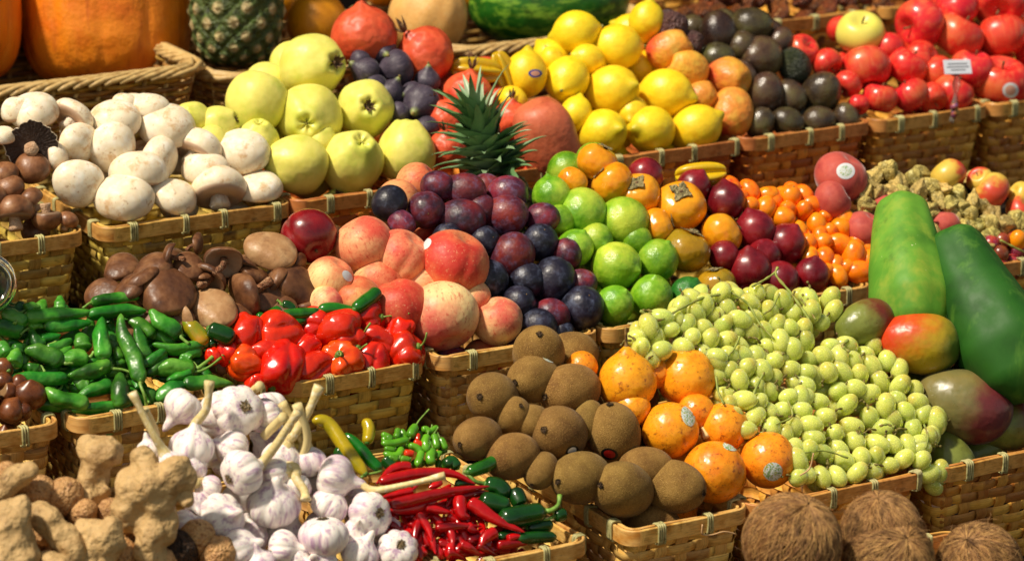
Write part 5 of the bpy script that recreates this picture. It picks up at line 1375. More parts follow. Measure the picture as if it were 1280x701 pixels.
# ------------------------------------------------------------ ginger: lumpy fused knobs
m_gin = M('ginger_skin', ['b08e5a', 'c4a26c', '987646'], 1.5, rough=.7, sc_=22, streak=dict(c='7a5a34', scale=(1., 1., 4.5), lo=.52, hi=.72, f=.45), spots=[('6a4a2a', 4, .60, .70, .7), ('d0b890', 3, .6, .8, .4)], bump=[(1.5, 1.), (4., 1.), (10, .6)], var=.05, sss=.05, ssr=.003)
m_gcut = M('ginger_cut', ['b8ac84', 'a09468'], 3, rough=.6, sc_=30)
def ginger(knobs, label, lift0=0., cut=None):
    """knobs: list of polylines [(x,y,r,depth offset px)...] in photo pixels"""
    bm_parts = []; mid = knobs[0][0]; P0 = heap_point('ginger', mid[0], mid[1], lift0*.0011)
    dep = (P0-CAM).dot(fw)
    V = []; Fs = []; off = 0
    for line in knobs:
        c = []; rr = []
        for i in range(len(line)-1):
            a, b = line[i], line[i+1]
            for u in np.linspace(0, 1, 5)[:-1 if i < len(line)-2 else None]:
                c.append([a[k]*(1-u)+b[k]*u for k in range(4)])
        for (x, y, r, dz) in c:
            # wobble gives the ringed knob look
            r2 = r*(1+.10*math.sin(x*.55+y*.35)+.05*math.sin(y*.9))
            Rr = r2*dep/F
            p = CAM+ray(x, y)*(dep-dz*dep/F)-P0
            t = np.linspace(0.01, pi-.01, 10); ph = np.linspace(0, 2*pi, 14, endpoint=False)
            T, PH = np.meshgrid(t, ph, indexing='ij')
            q = np.stack([np.sin(T)*np.cos(PH), np.sin(T)*np.sin(PH), np.cos(T)], -1).reshape(-1, 3)*Rr+np.array(tuple(p))
            V.append(q); Fs += (grid_faces(10, 14)+off).tolist(); off += len(q)
            # poles
            Fs.append([off-140+j for j in range(14)][::-1]); Fs.append([off-14+j for j in range(14)])
    me = mesh('ginger_root', np.vstack(V), Fs, m_gin)
    o = link(bpy.data.objects.new('ginger_root', me)); o.location = P0
    md = o.modifiers.new('r', 'REMESH'); md.mode = 'VOXEL'; md.voxel_size = .0022
    ms = o.modifiers.new('s', 'SMOOTH'); ms.iterations = 9; ms.factor = .6
    dg = bpy.context.evaluated_depsgraph_get()
    me2 = bpy.data.meshes.new_from_object(o.evaluated_get(dg)); me2.name = 'ginger_root'
    o.modifiers.clear()
    n = len(me2.vertices); P = np.zeros(n*3, dtype=np.float32); me2.vertices.foreach_get('co', P); P = P.reshape(-1, 3)
    Nn = np.zeros(n*3, dtype=np.float32); me2.vertices.foreach_get('normal', Nn); Nn = Nn.reshape(-1, 3)
    P = P+Nn*(nz(P, 3, 80, 2)*.0036+nz(P, 8, 320, 2)*.0016)[:, None]
    me2.vertices.foreach_set('co', P.astype(np.float32).ravel())
    me2.polygons.foreach_set('use_smooth', np.ones(len(me2.polygons), dtype=bool))
    if not me2.materials: me2.materials.append(m_gin)
    me2.update(); o.data = me2
    o['label'] = label; o['category'] = 'ginger'; o['group'] = 'pieces of ginger root at the front left'
    return o
ginger([[(122, 570, 25, 0), (118, 590, 21, 0), (112, 615, 19, 5), (103, 645, 22, 5), (96, 668, 20, 0)], [(112, 562, 18, 0), (140, 568, 17, 0)], [(122, 618, 12, 8), (134, 612, 9, 14)]], 'upright ginger root with a rounded knobbly head', 10)
ginger([[(170, 612, 32, 0), (200, 612, 27, 5), (215, 597, 20, 5), (232, 580, 13, 5), (236, 600, 10, 5), (233, 624, 8, 5)], [(178, 590, 17, 0), (177, 572, 12, 0)], [(195, 625, 22, 5), (190, 655, 17, 8), (182, 678, 18, 8), (195, 705, 20, 0)], [(160, 635, 24, 0), (158, 650, 18, 0)], [(205, 640, 14, 0), (206, 668, 12, 0)]], 'large branching ginger root with a hooked arm beside garlic', 34)
ginger([[(50, 645, 17, 0), (65, 660, 20, 5), (80, 675, 19, 8), (92, 688, 16, 8)]], 'finger shaped ginger root with a cut end', 26)
ginger([[(-8, 618, 13, 0), (8, 608, 14, 0), (25, 597, 13, 0), (38, 590, 11, 0)]], 'small pale ginger finger at the left edge', 8)
ginger([[(14, 640, 20, 0), (14, 670, 30, 0), (12, 710, 34, 0)], [(26, 632, 13, 0), (27, 645, 13, 0)]], 'thick shaded ginger root at the bottom left corner', 46)
ginger([[(118, 668, 21, 0), (128, 690, 25, 0), (118, 715, 24, 0)], [(140, 660, 14, 0), (146, 680, 13, 0)], [(104, 660, 14, 0), (110, 690, 18, 0)]], 'rough lumpy ginger root low in the pile', 30)
ginger([[(60, 705, 18, 0), (75, 712, 16, 0)]], 'small ginger piece at the bottom edge', 24)
# ------------------------------------------------------------ chillies
O2 = (470, 550); K2 = 4.571
GR = 'shiny red chillies in the front basket'
def chi(pts, r, lift=0., stem=None, label=None, look='red chilli', mat=m_red, cal=False):
    jal(pts, r*1.0, stem, lift, O2, K2, 'chilli', GR, mat, look, label, P_CHI, .05, cat='chilli', name='red_chilli', calyx=cal or bool(stem))
r_ = random.Random(21)
for i in range(120):
    x, y = r_.uniform(40, 800), r_.uniform(330, 700)
    if x > 700 and y < 480: continue
    a = r_.uniform(0, 6.28); L = r_.uniform(70, 120)
    chi([(x-L*math.cos(a), y-L*.6*math.sin(a)), (x, y+r_.uniform(-20, 20)), (x+L*math.cos(a), y+L*.6*math.sin(a))], r_.uniform(22, 32), -r_.uniform(.2, 3.4), None, 'red chilli lying underneath in the red chilli heap')
chi([(0, 250), (60, 190), (120, 155), (200, 150)], 30, .6)
chi([(570, 250), (430, 190), (250, 190), (20, 235)], 34, 1.6, None, 'longest red chilli arching over the heap')
chi([(20, 330), (110, 310), (210, 290)], 26, .9)
chi([(650, 262), (480, 285), (300, 320), (80, 370)], 36, 2.2, None, 'straight long red chilli beneath the garlic stem')
chi([(650, 295), (580, 302), (470, 330)], 25, 1.0)
chi([(60, 400), (200, 390), (340, 350)], 42, 0)
chi([(430, 412), (360, 400), (280, 385)], 26, 1.2); chi([(540, 440), (490, 420), (475, 325)], 40, 1.4)
chi([(850, 525), (700, 460), (600, 400), (530, 350)], 42, 1.8, None, 'broad red chilli tapering to the right')
chi([(605, 490), (480, 490), (340, 500)], 26, 1.4); chi([(320, 575), (295, 500), (240, 420)], 27, 1.6); chi([(215, 590), (225, 520), (245, 450)], 26, 1.)
chi([(600, 610), (620, 560), (680, 520)], 36, 1.5); chi([(872, 588), (790, 590), (690, 600)], 28, 1.4); chi([(710, 672), (640, 630), (580, 600)], 22, 1.7); chi([(610, 665), (540, 620), (480, 590)], 30, 1.6)
chi([(340, 650), (325, 590), (310, 540)], 22, .8); chi([(440, 610), (435, 560), (420, 510)], 24, .8); chi([(856, 548), (800, 550), (750, 560)], 22, 1.6); chi([(590, 520), (550, 510), (520, 480)], 26, 1.)
chi([(260, 690), (250, 650), (230, 610)], 24, .8); chi([(190, 300), (230, 260), (260, 215)], 14, 2.6); chi([(150, 520), (110, 490), (80, 480)], 22, .5); chi([(430, 250), (400, 280), (380, 300)], 26, .5); chi([(300, 270), (330, 260), (370, 235)], 24, .6)
chi([(520, 690), (450, 650), (400, 640)], 26, 1.); chi([(400, 380), (420, 350), (430, 320)], 20, 1.)
G = 'dark green jalapenos beside the red chillies'
def dj(pts, r, stem=None, lift=0., label=None, mat=m_djal): jal(pts, r, stem, lift, O2, K2, 'chilli', G, mat, 'dark green jalapeno', label)
dj([(695, 105), (620, 150), (520, 185)], 40, None, 1.2, 'raised green jalapeno leaning on the kiwi basket', m_jal)
dj([(395, 150), (430, 120), (470, 160)], 36, None, .8)
dj([(755, 330), (700, 270), (620, 250)], 55, [(570, 235), (530, 200), (505, 175)], .4, 'green jalapeno with a long curved pale stem')
dj([(590, 330), (660, 355), (760, 380)], 58, None, .9)
dj([(790, 275), (810, 330), (830, 375)], 50, None, .6, 'short green jalapeno beside the basket edge')
dj([(700, 450), (800, 440), (960, 405)], 66, [(1000, 400), (1040, 370), (1050, 315)], .9, 'large green jalapeno with a hooked stem')
dj([(1085, 420), (1060, 425), (1020, 435)], 38, [(980, 450), (930, 455)], .8)
dj([(800, 560), (900, 555), (1025, 550)], 36, None, .8); dj([(700, 560), (740, 540), (800, 530)], 30, None, 0); dj([(450, 250), (520, 240), (560, 260)], 30, None, 0)
dj([(1010, 480), (940, 490), (860, 500)], 40, None, -.3)
# back of the chilli basket: offset (380,500)/4
O3 = (380, 500)
def bk(pts, r, mat, label, lift=0., stem=None, lk='chilli'): jal(pts, r, stem, lift, O3, 4., 'chilli', 'long chillies at the back of the chilli basket', mat, lk, label, P_JAL, .05, name='long_chilli', cat='chilli')
bk([(40, 100), (120, 115), (200, 230), (310, 375)], 36, m_ylp, 'long yellow green chilli behind the garlic', 1.2)
bk([(200, 165), (280, 240), (330, 300), (385, 350)], 33, m_jal, 'long dark green chilli beside the yellow one', .9, [(370, 360), (320, 370), (285, 385)])
bk([(300, 95), (325, 140), (315, 215)], 32, m_ylp, 'short olive chilli standing in the shade', 0)
bk([(150, 250), (190, 270), (240, 330)], 38, m_djal, 'dark green chilli under the yellow one', .1)
bk([(30, 290), (45, 310), (55, 340)], 26, m_djal, 'small green chilli showing beside a garlic bulb', 0)
bk([(80, 330), (110, 335), (140, 350)], 26, m_djal, 'green chilli below the yellow one')
bk([(400, 290), (420, 310), (460, 335)], 34, m_djal, 'dull green chilli under the tiny chillies')
G = 'tiny green chillies with thin stems'
def mini(pts, r, mat=m_mini, stem=None, lift=.6, label=None, look='tiny green chilli'):
    jal(pts, r*1.15, stem, lift, O3, 4., 'chilli', G, mat, look, label, P_JAL, .04, name='tiny_chilli', cat='chilli', sr=.9, mstem=m_gstem2)
mini([(530, 185), (538, 160), (560, 125)], 21, stem=[(580, 95), (625, 45)], lift=1.2, label='tiny green chilli with the longest raised stem')
for i in range(26):
    x, y = r_.uniform(400, 700), r_.uniform(150, 330); a = r_.uniform(0, 3.14); L = r_.uniform(25, 38)
    mini([(x-L*math.cos(a), y-L*.7*math.sin(a)), (x, y), (x+L*math.cos(a), y+L*.7*math.sin(a))], 16, lift=-r_.uniform(.5, 2.5), label='tiny green chilli lying underneath the other tiny ones')
for p, q in [([(470, 140), (468, 165), (460, 190)], 16), ([(410, 180), (425, 190), (440, 200)], 18), ([(385, 215), (450, 215), (525, 195)], 18), ([(400, 240), (430, 245), (455, 250)], 14),
  ([(395, 262), (440, 278), (475, 270), (488, 235)], 18), ([(620, 260), (605, 215), (618, 175)], 20), ([(665, 245), (658, 205), (650, 170)], 18), ([(710, 248), (695, 215), (680, 190)], 17),
  ([(640, 325), (632, 285), (645, 245)], 23), ([(565, 330), (578, 290), (590, 255)], 18), ([(520, 225), (560, 235), (588, 262)], 17), ([(480, 290), (500, 295), (530, 300)], 17), ([(590, 150), (610, 145), (630, 165)], 15), ([(670, 130), (640, 150), (625, 165)], 14), ([(430, 300), (440, 290), (470, 300)], 17), ([(690, 270), (672, 265), (665, 290)], 14)]:
    st = [(p[-1][0]+r_.uniform(-25, 25), p[-1][1]-r_.uniform(15, 45))]
    mini(p, q, lift=r_.uniform(.6, 1.8), stem=st)
mini([(570, 205), (568, 185), (572, 168)], 12, m_minr, None, 1.8, 'tiny bright red chilli on top of the green ones')
mini([(548, 205), (570, 215), (598, 225)], 15, m_minr, None, 2., 'tiny red chilli lying across the green ones')
mini([(500, 262), (520, 265), (550, 268)], 17, m_minr, None, 1.8, 'tiny orange red chilli in front of the green ones')
# ------------------------------------------------------------ grapes
m_gst2 = M('grape_stem', ['7a8a34', '95a048', '8a6a34'], 3, rough=.6, sc_=40)
m_twig = M('grape_twig', ['5c4a20', '7a7030', '3c2c14'], 3, rough=.7, sc_=60)
def bunch(key, poly, mind, label, stems, seed, meshes=GRAPES, rr=(10.9, 13.0), extra=(), cat='grapes', cap=98, under=28, stm=None):
    r = random.Random(seed)
    xs = [p[0] for p in poly]; ys = [p[1] for p in poly]
    def inside(x, y):
        c = False; j = len(poly)-1
        for i in range(len(poly)):
            xi, yi = poly[i]; xj, yj = poly[j]
            if (yi > y) != (yj > y) and x < (xj-xi)*(y-yi)/(yj-yi)+xi: c = not c
            j = i
        return c
    pts = []
    for k in range(6000):
        x, y = r.uniform(min(xs), max(xs)), r.uniform(min(ys), max(ys))
        if inside(x, y) and all((x-a)**2+((y-b)*1.1)**2 > mind**2 for a, b, _ in pts): pts.append((x, y, r.uniform(.2, 1.7)))
    pts = pts[:cap-under]
    und = []
    for k in range(3000):
        x, y = r.uniform(min(xs), max(xs)), r.uniform(min(ys), max(ys))
        if len(und) < under and inside(x, y) and all((x-a)**2+(y-b)**2 > (mind*1.25)**2 for a, b, _ in und): und.append((x, y, -1.3))
    cx, cy = np.mean([p[0] for p in pts]), np.mean([p[1] for p in pts])
    org = heap_point(key, cx, cy)
    root = link(bpy.data.objects.new('grape_bunch', None)); root.location = org; root.empty_display_size = .01
    root['label'] = label; root['category'] = cat
    for (x, y, lf) in pts+und+list(extra):
        q = r.uniform(*rr)
        P = heap_point(key, x, y); Rr = q*(P-CAM).dot(fw)/F
        P = P-ray(x, y).normalized()*lf*Rr
        ax = (axis(r.gauss(-75, 55), r.uniform(-35, 35)))
        o = link(bpy.data.objects.new('grape', meshes[r.randrange(len(meshes))]), root)
        o.matrix_world = Matrix.Translation(P-org) @ (orient(ax, 0) @ Matrix.Diagonal((Rr, Rr, Rr))).to_4x4()
    for (st, w) in stems:
        n = 6*len(st); C = catmull(st, n)
        W3 = []
        for (x, y) in C:
            P = heap_point(key, x, y); W3.append(tuple(P-ray(x, y).normalized()*(2.2*13*3.2/F)-org))
        link(bpy.data.objects.new('stem', tmesh('stem', np.array(W3), w*3.2/F*(1+.25*np.sin(np.arange(n)*1.3)), stm or m_gst2, 7)), root)
    for (x, y, lf) in pts[:40]:
        if cap < 60: break
        an = r.uniform(0, 6.28); L = r.uniform(10, 18); st = [(x+8*math.cos(an), y+8*math.sin(an)), (x+(8+L*.5)*math.cos(an+.2), y+(8+L*.5)*math.sin(an+.2)), (x+(8+L)*math.cos(an), y+(8+L)*math.sin(an))]
        C = catmull(st, 9); W3 = []
        for i, (x_, y_) in enumerate(C):
            P = heap_point(key, x_, y_); W3.append(tuple(P-ray(x_, y_).normalized()*(.0145-.003*math.cos(i))-org))
        link(bpy.data.objects.new('twig', tmesh('twig', np.array(W3), 0.00105*(1+.4*np.sin(np.arange(9)*1.7)), m_twig, 6)), root)
    ITEMS.append(dict(o=root, label=label, key=key, kd='x', x=cx, y=cy, r=30, look='x', grp=None))
bunch('grape', [(793, 425), (805, 405), (852, 380), (885, 362), (960, 366), (1042, 370), (1046, 398), (1010, 425), (985, 450), (900, 450), (870, 440), (800, 452)], 16.6, 'upper green grape bunch with its bare forked stem',
  [([(972, 334), (970, 344), (985, 362), (1000, 382), (1012, 400)], 1.7), ([(970, 340), (955, 350), (940, 358)], 1.4), ([(810, 391), (825, 400), (850, 386), (880, 372), (915, 366)], 1.7), ([(915, 366), (935, 380), (950, 405), (968, 424)], 1.3), ([(1000, 372), (1010, 385), (1020, 400)], 1.3), ([(800, 388), (815, 398), (822, 412)], 1.6), ([(925, 420), (918, 435), (910, 445)], 1.2), ([(975, 365), (965, 385), (955, 392)], 1.2)], 1)
bunch('grape', [(892, 448), (985, 440), (1012, 470), (1000, 530), (985, 560), (1000, 598), (960, 560), (930, 545), (895, 505)], 16.6, 'middle green grape bunch beside the passion fruits',
  [([(955, 465), (945, 485), (940, 500)], 1.6), ([(985, 500), (990, 520), (970, 530)], 1.2), ([(895, 470), (898, 490), (905, 505)], 1.4)], 2)
bunch('grape', [(1012, 440), (1060, 424), (1125, 430), (1132, 465), (1160, 505), (1180, 535), (1155, 565), (1110, 585), (1050, 602), (1000, 602), (985, 560), (1000, 500)], 16.6, 'lower right green grape bunch hanging over the basket rim',
  [([(1060, 425), (1053, 432), (1062, 440)], 2.), ([(1100, 532), (1110, 530), (1118, 534)], 1.6), ([(998, 567), (1030, 563), (1060, 572)], 1.2), ([(1155, 530), (1160, 545), (1157, 560)], 1.2)], 3,
  extra=[(1172, 523, 1.), (1164, 545, 1.), (1152, 575, 1.6), (1148, 555, 1.), (1160, 592, 1.8), (1175, 590, 1.8), (1166, 606, 1.8)], cap=92)
bunch('husk', [(1238, 305), (1262, 292), (1300, 300), (1300, 375), (1270, 362), (1248, 330)], 15, 'bunch of small red grapes at the right edge', [([(1250, 300), (1270, 310), (1290, 320)], 1.4)], 4, RGRAPES, (9.5, 12), (), 'grapes', 40, 14)
put('husk', 'kumquat', 1272, 301, 11, look='x', label='single orange kumquat lying on the red grapes', lift=1.5, grp=None)
# ------------------------------------------------------------ papayas
m_pap = M('papaya_skin', ['46801e', '64982e', '346818'], .9, rough=.58, sc_=12, var=.0, streak=dict(c='86a034', scale=(2.6, 2.6, .25), lo=.44, hi=.66, f=.75), spots=[('b0b060', 8, .72, .79, .5), ('16380c', 2, .55, .75, .5), ('e0d8b0', 7, .70, .74, .7), ('a8a83c', 1.2, .55, .75, .6)], bump=[(3, .06)], spec=.3)
m_pap2 = M('dark_papaya_skin', ['1c4a10', '265a16', '143a0c'], .9, rough=.58, sc_=12, var=.0, streak=dict(c='5c8a2c', scale=(2.6, 2.6, .25), lo=.52, hi=.72, f=.55), spots=[('a0a080', 5, .70, .76, .6)], bump=[(3, .05)], spec=.3)
P_PAP = lambda u: np.interp(u, [0, .012, .035, .08, .2, .35, .55, .75, .9, .97, 1], [.02, .36, .52, .60, .68, .77, .93, 1.0, .8, .45, .03])
def papaya(pts, r, label, key='mango', mat=m_pap, lf=0.):
    dep0 = (heap_point(key, *pts[-1])-CAM).dot(fw)
    W3 = []
    for i, p in enumerate(pts):
        W3.append(CAM+ray(*p)*(dep0+.03*(len(pts)-1-i)-lf))
    org = W3[1]; C = catmull([tuple(w-org) for w in W3], 40); z = dep0
    V, Fs = merge([tube(C, P_PAP(np.linspace(0, 1, 40))*r*z/F, 40, lambda U, P: 1+.085*np.abs(cos(2.5*P+.6))-.05+.02*cos(2*P+U*3)+.014*sin(9*U+3*P))])
    o = link(bpy.data.objects.new('papaya', mesh('papaya', V, Fs, mat))); o.location = org
    o['category'] = 'papaya'; o['group'] = 'green papayas at the right'
    ITEMS.append(dict(o=o, base=o, label=label, key=key, kd='x', x=pts[1][0], y=pts[1][1], r=r, look='x', grp=None))
    return o
papaya([(1127, 249), (1131, 300), (1138, 360), (1145, 430)], 54, 'upright green papaya with a yellowish stripe')
papaya([(1187, 292), (1213, 350), (1245, 415), (1290, 500)], 61, 'dark green papaya leaning at the right edge', mat=m_pap2, lf=.05)
# ------------------------------------------------------------ pineapples
m_pin = M('pineapple_rind', ['24300e', '46541e', '161e0a'], 4, rough=.55, mask='dcc08c', spots=[('56702a', 5, .52, .68, .7)], bump=[(9, .4)])
m_leaf = M('pineapple_leaf', ['48703c', '6e9060', 'a8b898'], 1.2, rough=.4, sc_=14, streak=dict(c='86a088', scale=(1, 1, 1), lo=.55, hi=.8, f=.7), spots=[('8a7040', 5, .66, .76, .6)], var=.0, spec=.4)
def pin_fn(t, p):
    # two families of spirals give rows of diamond shaped eyes
    A = 6.5*p+5.2*t*1.55; B = 6.5*p-5.2*t*1.55
    A = 10*p+13*t; B = 10*p-13*t
    f = np.abs(np.cos(A/2))*np.abs(np.cos(B/2))
    ff = np.clip(f*1.5, 0, 1)**.6
    rr = sin(t)**.5*(.93+.085*ff+.05*np.clip(f-.86, 0, 1)*6)
    return rr, 1.35*cos(t), np.clip((f-.55)*3.5, 0, .75)*(.6+.4*np.sin(A*.5+B*.5))
PIN = blob('rind', pin_fn, m_pin, 150, 190, 1)
def crown(n, ln, seed, w=.014):
    r = random.Random(seed); V = []; Fs = []
    for k in range(n):
        u = k/n                       # outer leaves first
        az = k*2.39996; th = R(86-78*u**.9+r.uniform(-9, 9)); L = ln*(.60+.42*u)*r.uniform(.82, 1.12); W = w*r.uniform(.8, 1.15)*(1.0-.25*u)
        base = Vector((.010*math.cos(az)*(1-u), .010*math.sin(az)*(1-u), .052*u))
        d0 = Vector((math.sin(th)*math.cos(az), math.sin(th)*math.sin(az), math.cos(th)))
        side = Vector((-math.sin(az), math.cos(az), 0))
        m = 9; b = len(V); p = base.copy(); d = d0.copy(); curl = r.uniform(.02, .11)*(1 if u > .25 else -1)
        for i in range(m):
            f = i/(m-1); ww = W*(1-f)**.75*(.8+.6*math.sin(pi*min(1, f*1.6)))
            nrm = side.cross(d).normalized()
            for s in (-1, -.5, 0, .5, 1):
                V.append(tuple(p+side*(ww*s)+nrm*(-abs(s)*ww*.55)))
            p = p+d*(L/(m-1)); d = (d+Vector((0, 0, -1))*(.10-.06*u)*f*2.4+Vector((math.cos(az), math.sin(az), 0))*curl).normalized()
        for i in range(m-1):
            for s in range(4):
                q = b+i*5+s; Fs.append((q, q+1, q+6, q+5))
    return mesh('crown', V, Fs, m_leaf)
def pineapple(P, Rr, Mx, label, ln=.082, n=82):
    root = link(bpy.data.objects.new('pineapple', None)); root.empty_display_size = .01
    root.matrix_world = Matrix.Translation(P) @ Mx.to_4x4()
    b = link(bpy.data.objects.new('rind', PIN), root); b.scale = (Rr, Rr, Rr)
    c = link(bpy.data.objects.new('crown', crown(n, ln, 4)), root); c.location = (0, 0, Rr*1.26)
    root['label'] = label; root['category'] = 'pineapple'
    ITEMS.append(dict(o=root, label=label, key='x', kd='x', x=0, y=0, r=30, look='x', grp=None))
P = on_y(296, 5, ROWY['A']+.12); pineapple(P, 59*(P-CAM).dot(fw)/F, orient(axis(90, 0), 0), 'upright pineapple between the pumpkin and grapefruits', .1, 60)
P = on_y(636, 268, ROWY['C']+.262); pineapple(P, 38*(P-CAM).dot(fw)/F, orient(axis(108, 12), 0), 'pineapple with spiky green crown behind the plums')
# ------------------------------------------------------------ price tag and glass jar
m_wh = M('white_card', ['c8ccd8', 'd8dae2'], 2, rough=.4, var=0.)
m_clear = M('clear_plastic', ['d8d8d0'], rough=.15, trans=.85, var=0.)
m_bits = M('clip_colour', ['2a4a8a', 'a04030', 'b0a040'], 1.5, rough=.4, sc_=120, var=0.)
root = link(bpy.data.objects.new('price_tag', None)); P = on_y(1197, 84, ROWY['B']-.012); root.location = P
def boxm(nm, sx, sy, sz, mat, bev=.001):
    import bmesh
    bm = bmesh.new(); bmesh.ops.create_cube(bm, size=1); bmesh.ops.scale(bm, vec=(sx, sy, sz), verts=bm.verts)
    bmesh.ops.bevel(bm, geom=bm.edges[:], offset=bev, segments=2, affect='EDGES')
    me = bpy.data.meshes.new(nm); bm.to_mesh(me); bm.free(); me.materials.append(mat); return me
pz = (P-CAM).dot(fw)/F
cd = link(bpy.data.objects.new('card', boxm('card', 37*pz, .0012, 19*pz, m_wh, .0005)), root); cd.rotation_euler = (R(-30), R(2), R(-14))
for k_, (zz, ww) in enumerate(((4, 26), (0, 30), (-4, 20))):
    pr = link(bpy.data.objects.new('print', boxm('print', ww*pz, .0003, 1.6*pz, M('grey_print', ['7c8088'], rough=.6, var=0.), .0001)), cd); pr.location = (0, -.0008, zz*pz)
rd = link(bpy.data.objects.new('clip_stem', tmesh('clip_stem', catmull([(0, .001, -9*pz), (0, .001, -30*pz), (-3*pz, 0, -55*pz), (-6*pz, 0, -70*pz)], 14), pz*np.array([2.5, 3, 5, 5.5, 4, 2.5, 3, 4.5, 5, 4, 3, 3, 3.5, 3]), m_clear, 8)), root)
rb = link(bpy.data.objects.new('clip_base', tmesh('clip_base', catmull([(-6*pz, -.001, -46*pz), (-2*pz, -.002, -54*pz), (-5*pz, -.001, -64*pz)], 10), pz*np.array([3, 5, 6, 5, 3, 4, 5, 5, 4, 3]), m_bits, 7)), root)
root['label'] = 'small white price tag on a clear clip among apples'; root['category'] = 'price tag'
# jar
P = heap_point('chestnut', 20, 420); dep = (P-CAM).dot(fw)-.03
Pj = CAM+ray(-16, 354)*dep; q = dep/F
m_gls = M('jar_glass', ['e8eee4'], rough=.03, trans=1., var=0.)
ax = axis(5, 70)
prof = [(0, -3), (20, -3), (27, 0), (33, 2), (37, -1), (39, -8), (38, -16), (34, -22), (36, -30), (40, -40), (41, -90), (38, -110), (20, -116), (0, -116)]
def lathe(nm, prof, mat, nph=48, k=1.):
    pr = catmull([(a, b) for a, b in prof], 70)
    ph = np.linspace(0, 2*pi, nph, endpoint=False)
    V = [(max(r_, 0.01)*math.cos(a)*k, max(r_, 0.01)*math.sin(a)*k, z_*k) for r_, z_ in pr for a in ph]
    return mesh(nm, V, grid_faces(70, nph), mat)
jar = link(bpy.data.objects.new('glass_jar', None)); jar.matrix_world = Matrix.Translation(Pj) @ orient(ax, 0).to_4x4()
link(bpy.data.objects.new('jar', lathe('jar', prof, m_gls, k=q)), jar)
link(bpy.data.objects.new('lid_ring', lathe('lid_ring', [(24, 3.5), (27, 5.5), (30, 3.5), (27, 2.6), (24, 3.5)], m_gls, k=q)), jar)
link(bpy.data.objects.new('contents', lathe('contents', [(0, -8), (18, -10), (28, -30), (32, -60), (28, -100), (0, -106)], M('pickle_yellow', ['6a6a2a', '8a8440', 'a8a060'], 3, rough=.4, sc_=40, var=0.), k=q)), jar)
jar['label'] = 'clear glass jar cut off by the left edge'; jar['category'] = 'jar'
# ------------------------------------------------------------ stickers
m_sb = M('blue_sticker', ['1c3a9a'], rough=.35, var=0.); m_sw = M('white_sticker', ['dcdcdc', 'c8ccd0'], 5, rough=.4, var=0.)
m_sg = M('patterned_sticker', ['7c9a5c', 'c8d0c8', 'd8dce0', '9aa03a'], 2.2, rough=.35, lo=.4, hi=.6, sc_=5, var=0.)
m_sk = M('black_sticker', ['101010'], rough=.4, var=0.); m_sr = M('red_sticker', ['a81c18'], rough=.4, var=0.); m_sor = M('orange_sticker_print', ['d8a088'], rough=.4, var=0.)
def find(x, y, kd=None):
    return min((it for it in ITEMS if 'base' in it and (kd is None or it['kd'] == kd)), key=lambda it: (it['x']-x)**2+(it['y']-y)**2)
for (x, y, rx, ry, m, rot, core, cx, cy, lb) in [
 (669, 92, 8.5, 5, m_sb, 0, m_sor, 657, 93, 'blue oval sticker'), (1263, 113, 10, 9.5, m_sw, 0, m_sor, 1250, 103, 'white round sticker'), (1277, 70, 9, 9, m_sw, 0, None, 1252, 46, 'white sticker'),
 (1057, 214, 11.5, 10, m_sw, 0, m_sg, 1051, 221, 'round white sticker'), (780, 507, 10.5, 8, m_sg, 10, None, 784, 476, 'green and white sticker'), (833, 446, 9, 4, m_sg, 50, None, 858, 473, 'white sticker'),
 (860, 520, 8, 13, m_sg, 20, None, 838, 538, 'white and green sticker'), (913, 558, 10, 5, m_sg, -15, None, 893, 590, 'white and green sticker'), (966, 589, 12, 11.5, m_sg, 15, None, 960, 575, 'patterned sticker'),
 (687, 449, 9, 3.5, m_sg, -20, None, 667, 473, 'small sticker'), (715, 563, 8.5, 6, m_sk, 30, m_sw, 699, 542, 'black and red sticker'), (762, 567, 11, 7, m_sk, -15, m_sr, 768, 542, 'black and red sticker'),
 (533, 305, 5, 8, m_sw, -40, None, 567, 330, 'white sticker'), (434, 345, 8, 5, m_sw, -50, None, 413, 350, 'pale sticker')]:
    sticker(find(cx, cy), x, y, rx, ry, m, rot, core=core, lbl=lb)
# loose pale fibres on the basket edges
m_fib = M('loose_fibre', ['c8a070'], rough=.6, var=0.)
for i, pl in enumerate([[(878, 655), (878, 667), (890, 668), (905, 664), (920, 667)], [(1000, 594), (1012, 585), (1017, 566)], [(955, 625), (985, 560), (993, 570)]][:2]):
    W3 = [on_y(x, y, ROWY['D']-.004) for x, y in pl]; org = W3[0]
    o = link(bpy.data.objects.new('loose_fibre', tmesh('loose_fibre', catmull([tuple(w-org) for w in W3], 20), np.full(20, .0008), m_fib, 6))); o.location = org
    o['label'] = ['pale loose fibre stuck on the passion fruit basket', 'thin pale fibre hanging below the grapes'][i]; o['category'] = 'fibre'
# ------------------------------------------------------------ setting: shelves, floor, back
m_wood = M('shelf_wood', ['1c120a', '2c1c10'], 1.5, rough=.7, streak=dict(c='0e0805', scale=(1, 12, 12), lo=.5, hi=.7, f=.5), var=0.)
def box(nm, lo, hi, mat):
    V = [(x, y, z) for x in (lo[0], hi[0]) for y in (lo[1], hi[1]) for z in (lo[2], hi[2])]
    Fs = [(0, 1, 3, 2), (4, 6, 7, 5), (0, 4, 5, 1), (2, 3, 7, 6), (0, 2, 6, 4), (1, 5, 7, 3)]
    o = link(bpy.data.objects.new(nm, mesh(nm, V, Fs, mat, smooth=False))); o['kind'] = 'structure'; return o
for k in 'EDCBA':
    y0 = ROWY[k]-.008; z1 = ROWZ[k]-BH-.002
    box('stall_shelf', (-1.9, y0, z1-.02), (2.4, y0+.326, z1), m_wood)
    box('stall_riser', (-1.9, y0+.012, z1-.6), (2.4, y0+.03, z1-.022), m_wood)
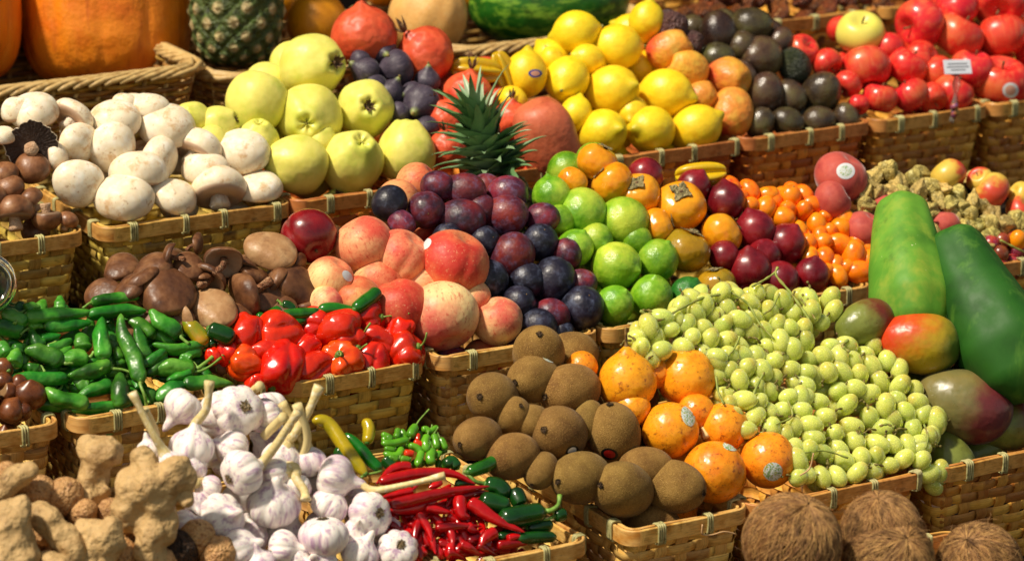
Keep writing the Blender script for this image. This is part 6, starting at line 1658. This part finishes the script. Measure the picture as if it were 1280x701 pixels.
box('ground', (-8, -8, -.02), (8, 8, 0), M('market_floor', ['2a2622', '38322c'], 3, rough=.8, var=0.))
box('back_wall', (-4, 1.35, 0), (5, 1.4, 3.2), M('dark_back_wall', ['2c1a0c', '4a2c14'], 1.2, rough=.8, var=0.))
# ------------------------------------------------------------ labels
ORD = ['', 'first', 'second', 'third', 'fourth', 'fifth', 'sixth', 'seventh', 'eighth', 'ninth', 'tenth', 'eleventh', 'twelfth', 'thirteenth', 'fourteenth', 'fifteenth', 'sixteenth']
import collections
groups = collections.defaultdict(list)
shared = collections.defaultdict(list)
for it in ITEMS:
    o = it['o']
    if it.get('label'):
        o['label'] = it['label']
    else:
        groups[it['look'].replace(' ', '_') if False else (it['look'], it['kd'])].append(it)
for (look, kd), L in groups.items():
    if len(L) == 1:
        L[0]['o']['label'] = look + {'x': ''}.get(kd, '') if len(look.split()) >= 4 else look+' '+dict(apple='in the apple heap').get(kd, 'on top of its heap')
        continue
    rm = sum(it['r'] for it in L)/len(L)
    L.sort(key=lambda it: -it['y'])
    rows = [[L[0]]]
    for it in L[1:]:
        if rows[-1][0]['y']-it['y'] > rm*1.15: rows.append([it])
        else: rows[-1].append(it)
    n = len(rows)
    for i, row in enumerate(rows):
        row.sort(key=lambda it: it['x'])
        rn = 'lowest row' if i == 0 else ('top row' if i == n-1 else ORD[min(i+1, 16)]+' row up')
        for j, it in enumerate(row):
            if len(row) == 1: t = f'{look} alone in the {rn} of its heap'
            elif j == 0: t = f'{look}, leftmost in the {rn} of its heap'
            elif j == len(row)-1: t = f'{look}, rightmost in the {rn} of its heap'
            else: t = f'{look}, {ORD[min(j+1, 16)]} from left in the {rn} of its heap'
            it['o']['label'] = t
byl = collections.defaultdict(list)
for it in ITEMS: byl[it['o'].get('label')].append(it)
for l, L in byl.items():
    if len(L) > 1:
        for it in L:
            if not it['o'].get('group') or it['o']['group'] != (L[0]['grp'] or 'x'):
                it['o']['group'] = L[0]['grp'] or 'x'
for o in COL.objects:
    if o.parent is None and o.get('group') == 'x': del o['group']
# sun and sky
Ld = (rt*-.47+up*.76-fw*.50).normalized()
sun = bpy.data.lights.new('sun', 'SUN'); sun.energy = 5.0; sun.angle = R(4.5); sun.color = (1, .90, .74)
so = link(bpy.data.objects.new('sun', sun)); so.rotation_euler = Ld.to_track_quat('Z', 'Y').to_euler()
w = bpy.data.worlds.new('World'); sc.world = w; w.use_nodes = True
nt = w.node_tree; sky = nt.nodes.new('ShaderNodeTexSky'); sky.sky_type = 'NISHITA'; sky.sun_disc = False
sky.sun_elevation = math.asin(Ld.z); sky.sun_rotation = math.atan2(Ld.x, Ld.y)
bg = nt.nodes['Background']; tn = nt.nodes.new('ShaderNodeMix'); tn.data_type = 'RGBA'; tn.blend_type = 'MULTIPLY'; tn.inputs[0].default_value = 1; tn.inputs[7].default_value = (1., .80, .56, 1)
nt.links.new(sky.outputs[0], tn.inputs[6]); nt.links.new(tn.outputs[2], bg.inputs[0]); bg.inputs[1].default_value = .14
print('objects', len(COL.objects), 'top', sum(1 for o in COL.objects if o.parent is None), 'sun el', math.degrees(math.asin(Ld.z)))
print({k: round(v, 3) for k, v in ROWZ.items()}, CAM, (Vector((0, 0, 1))-CAM).length)
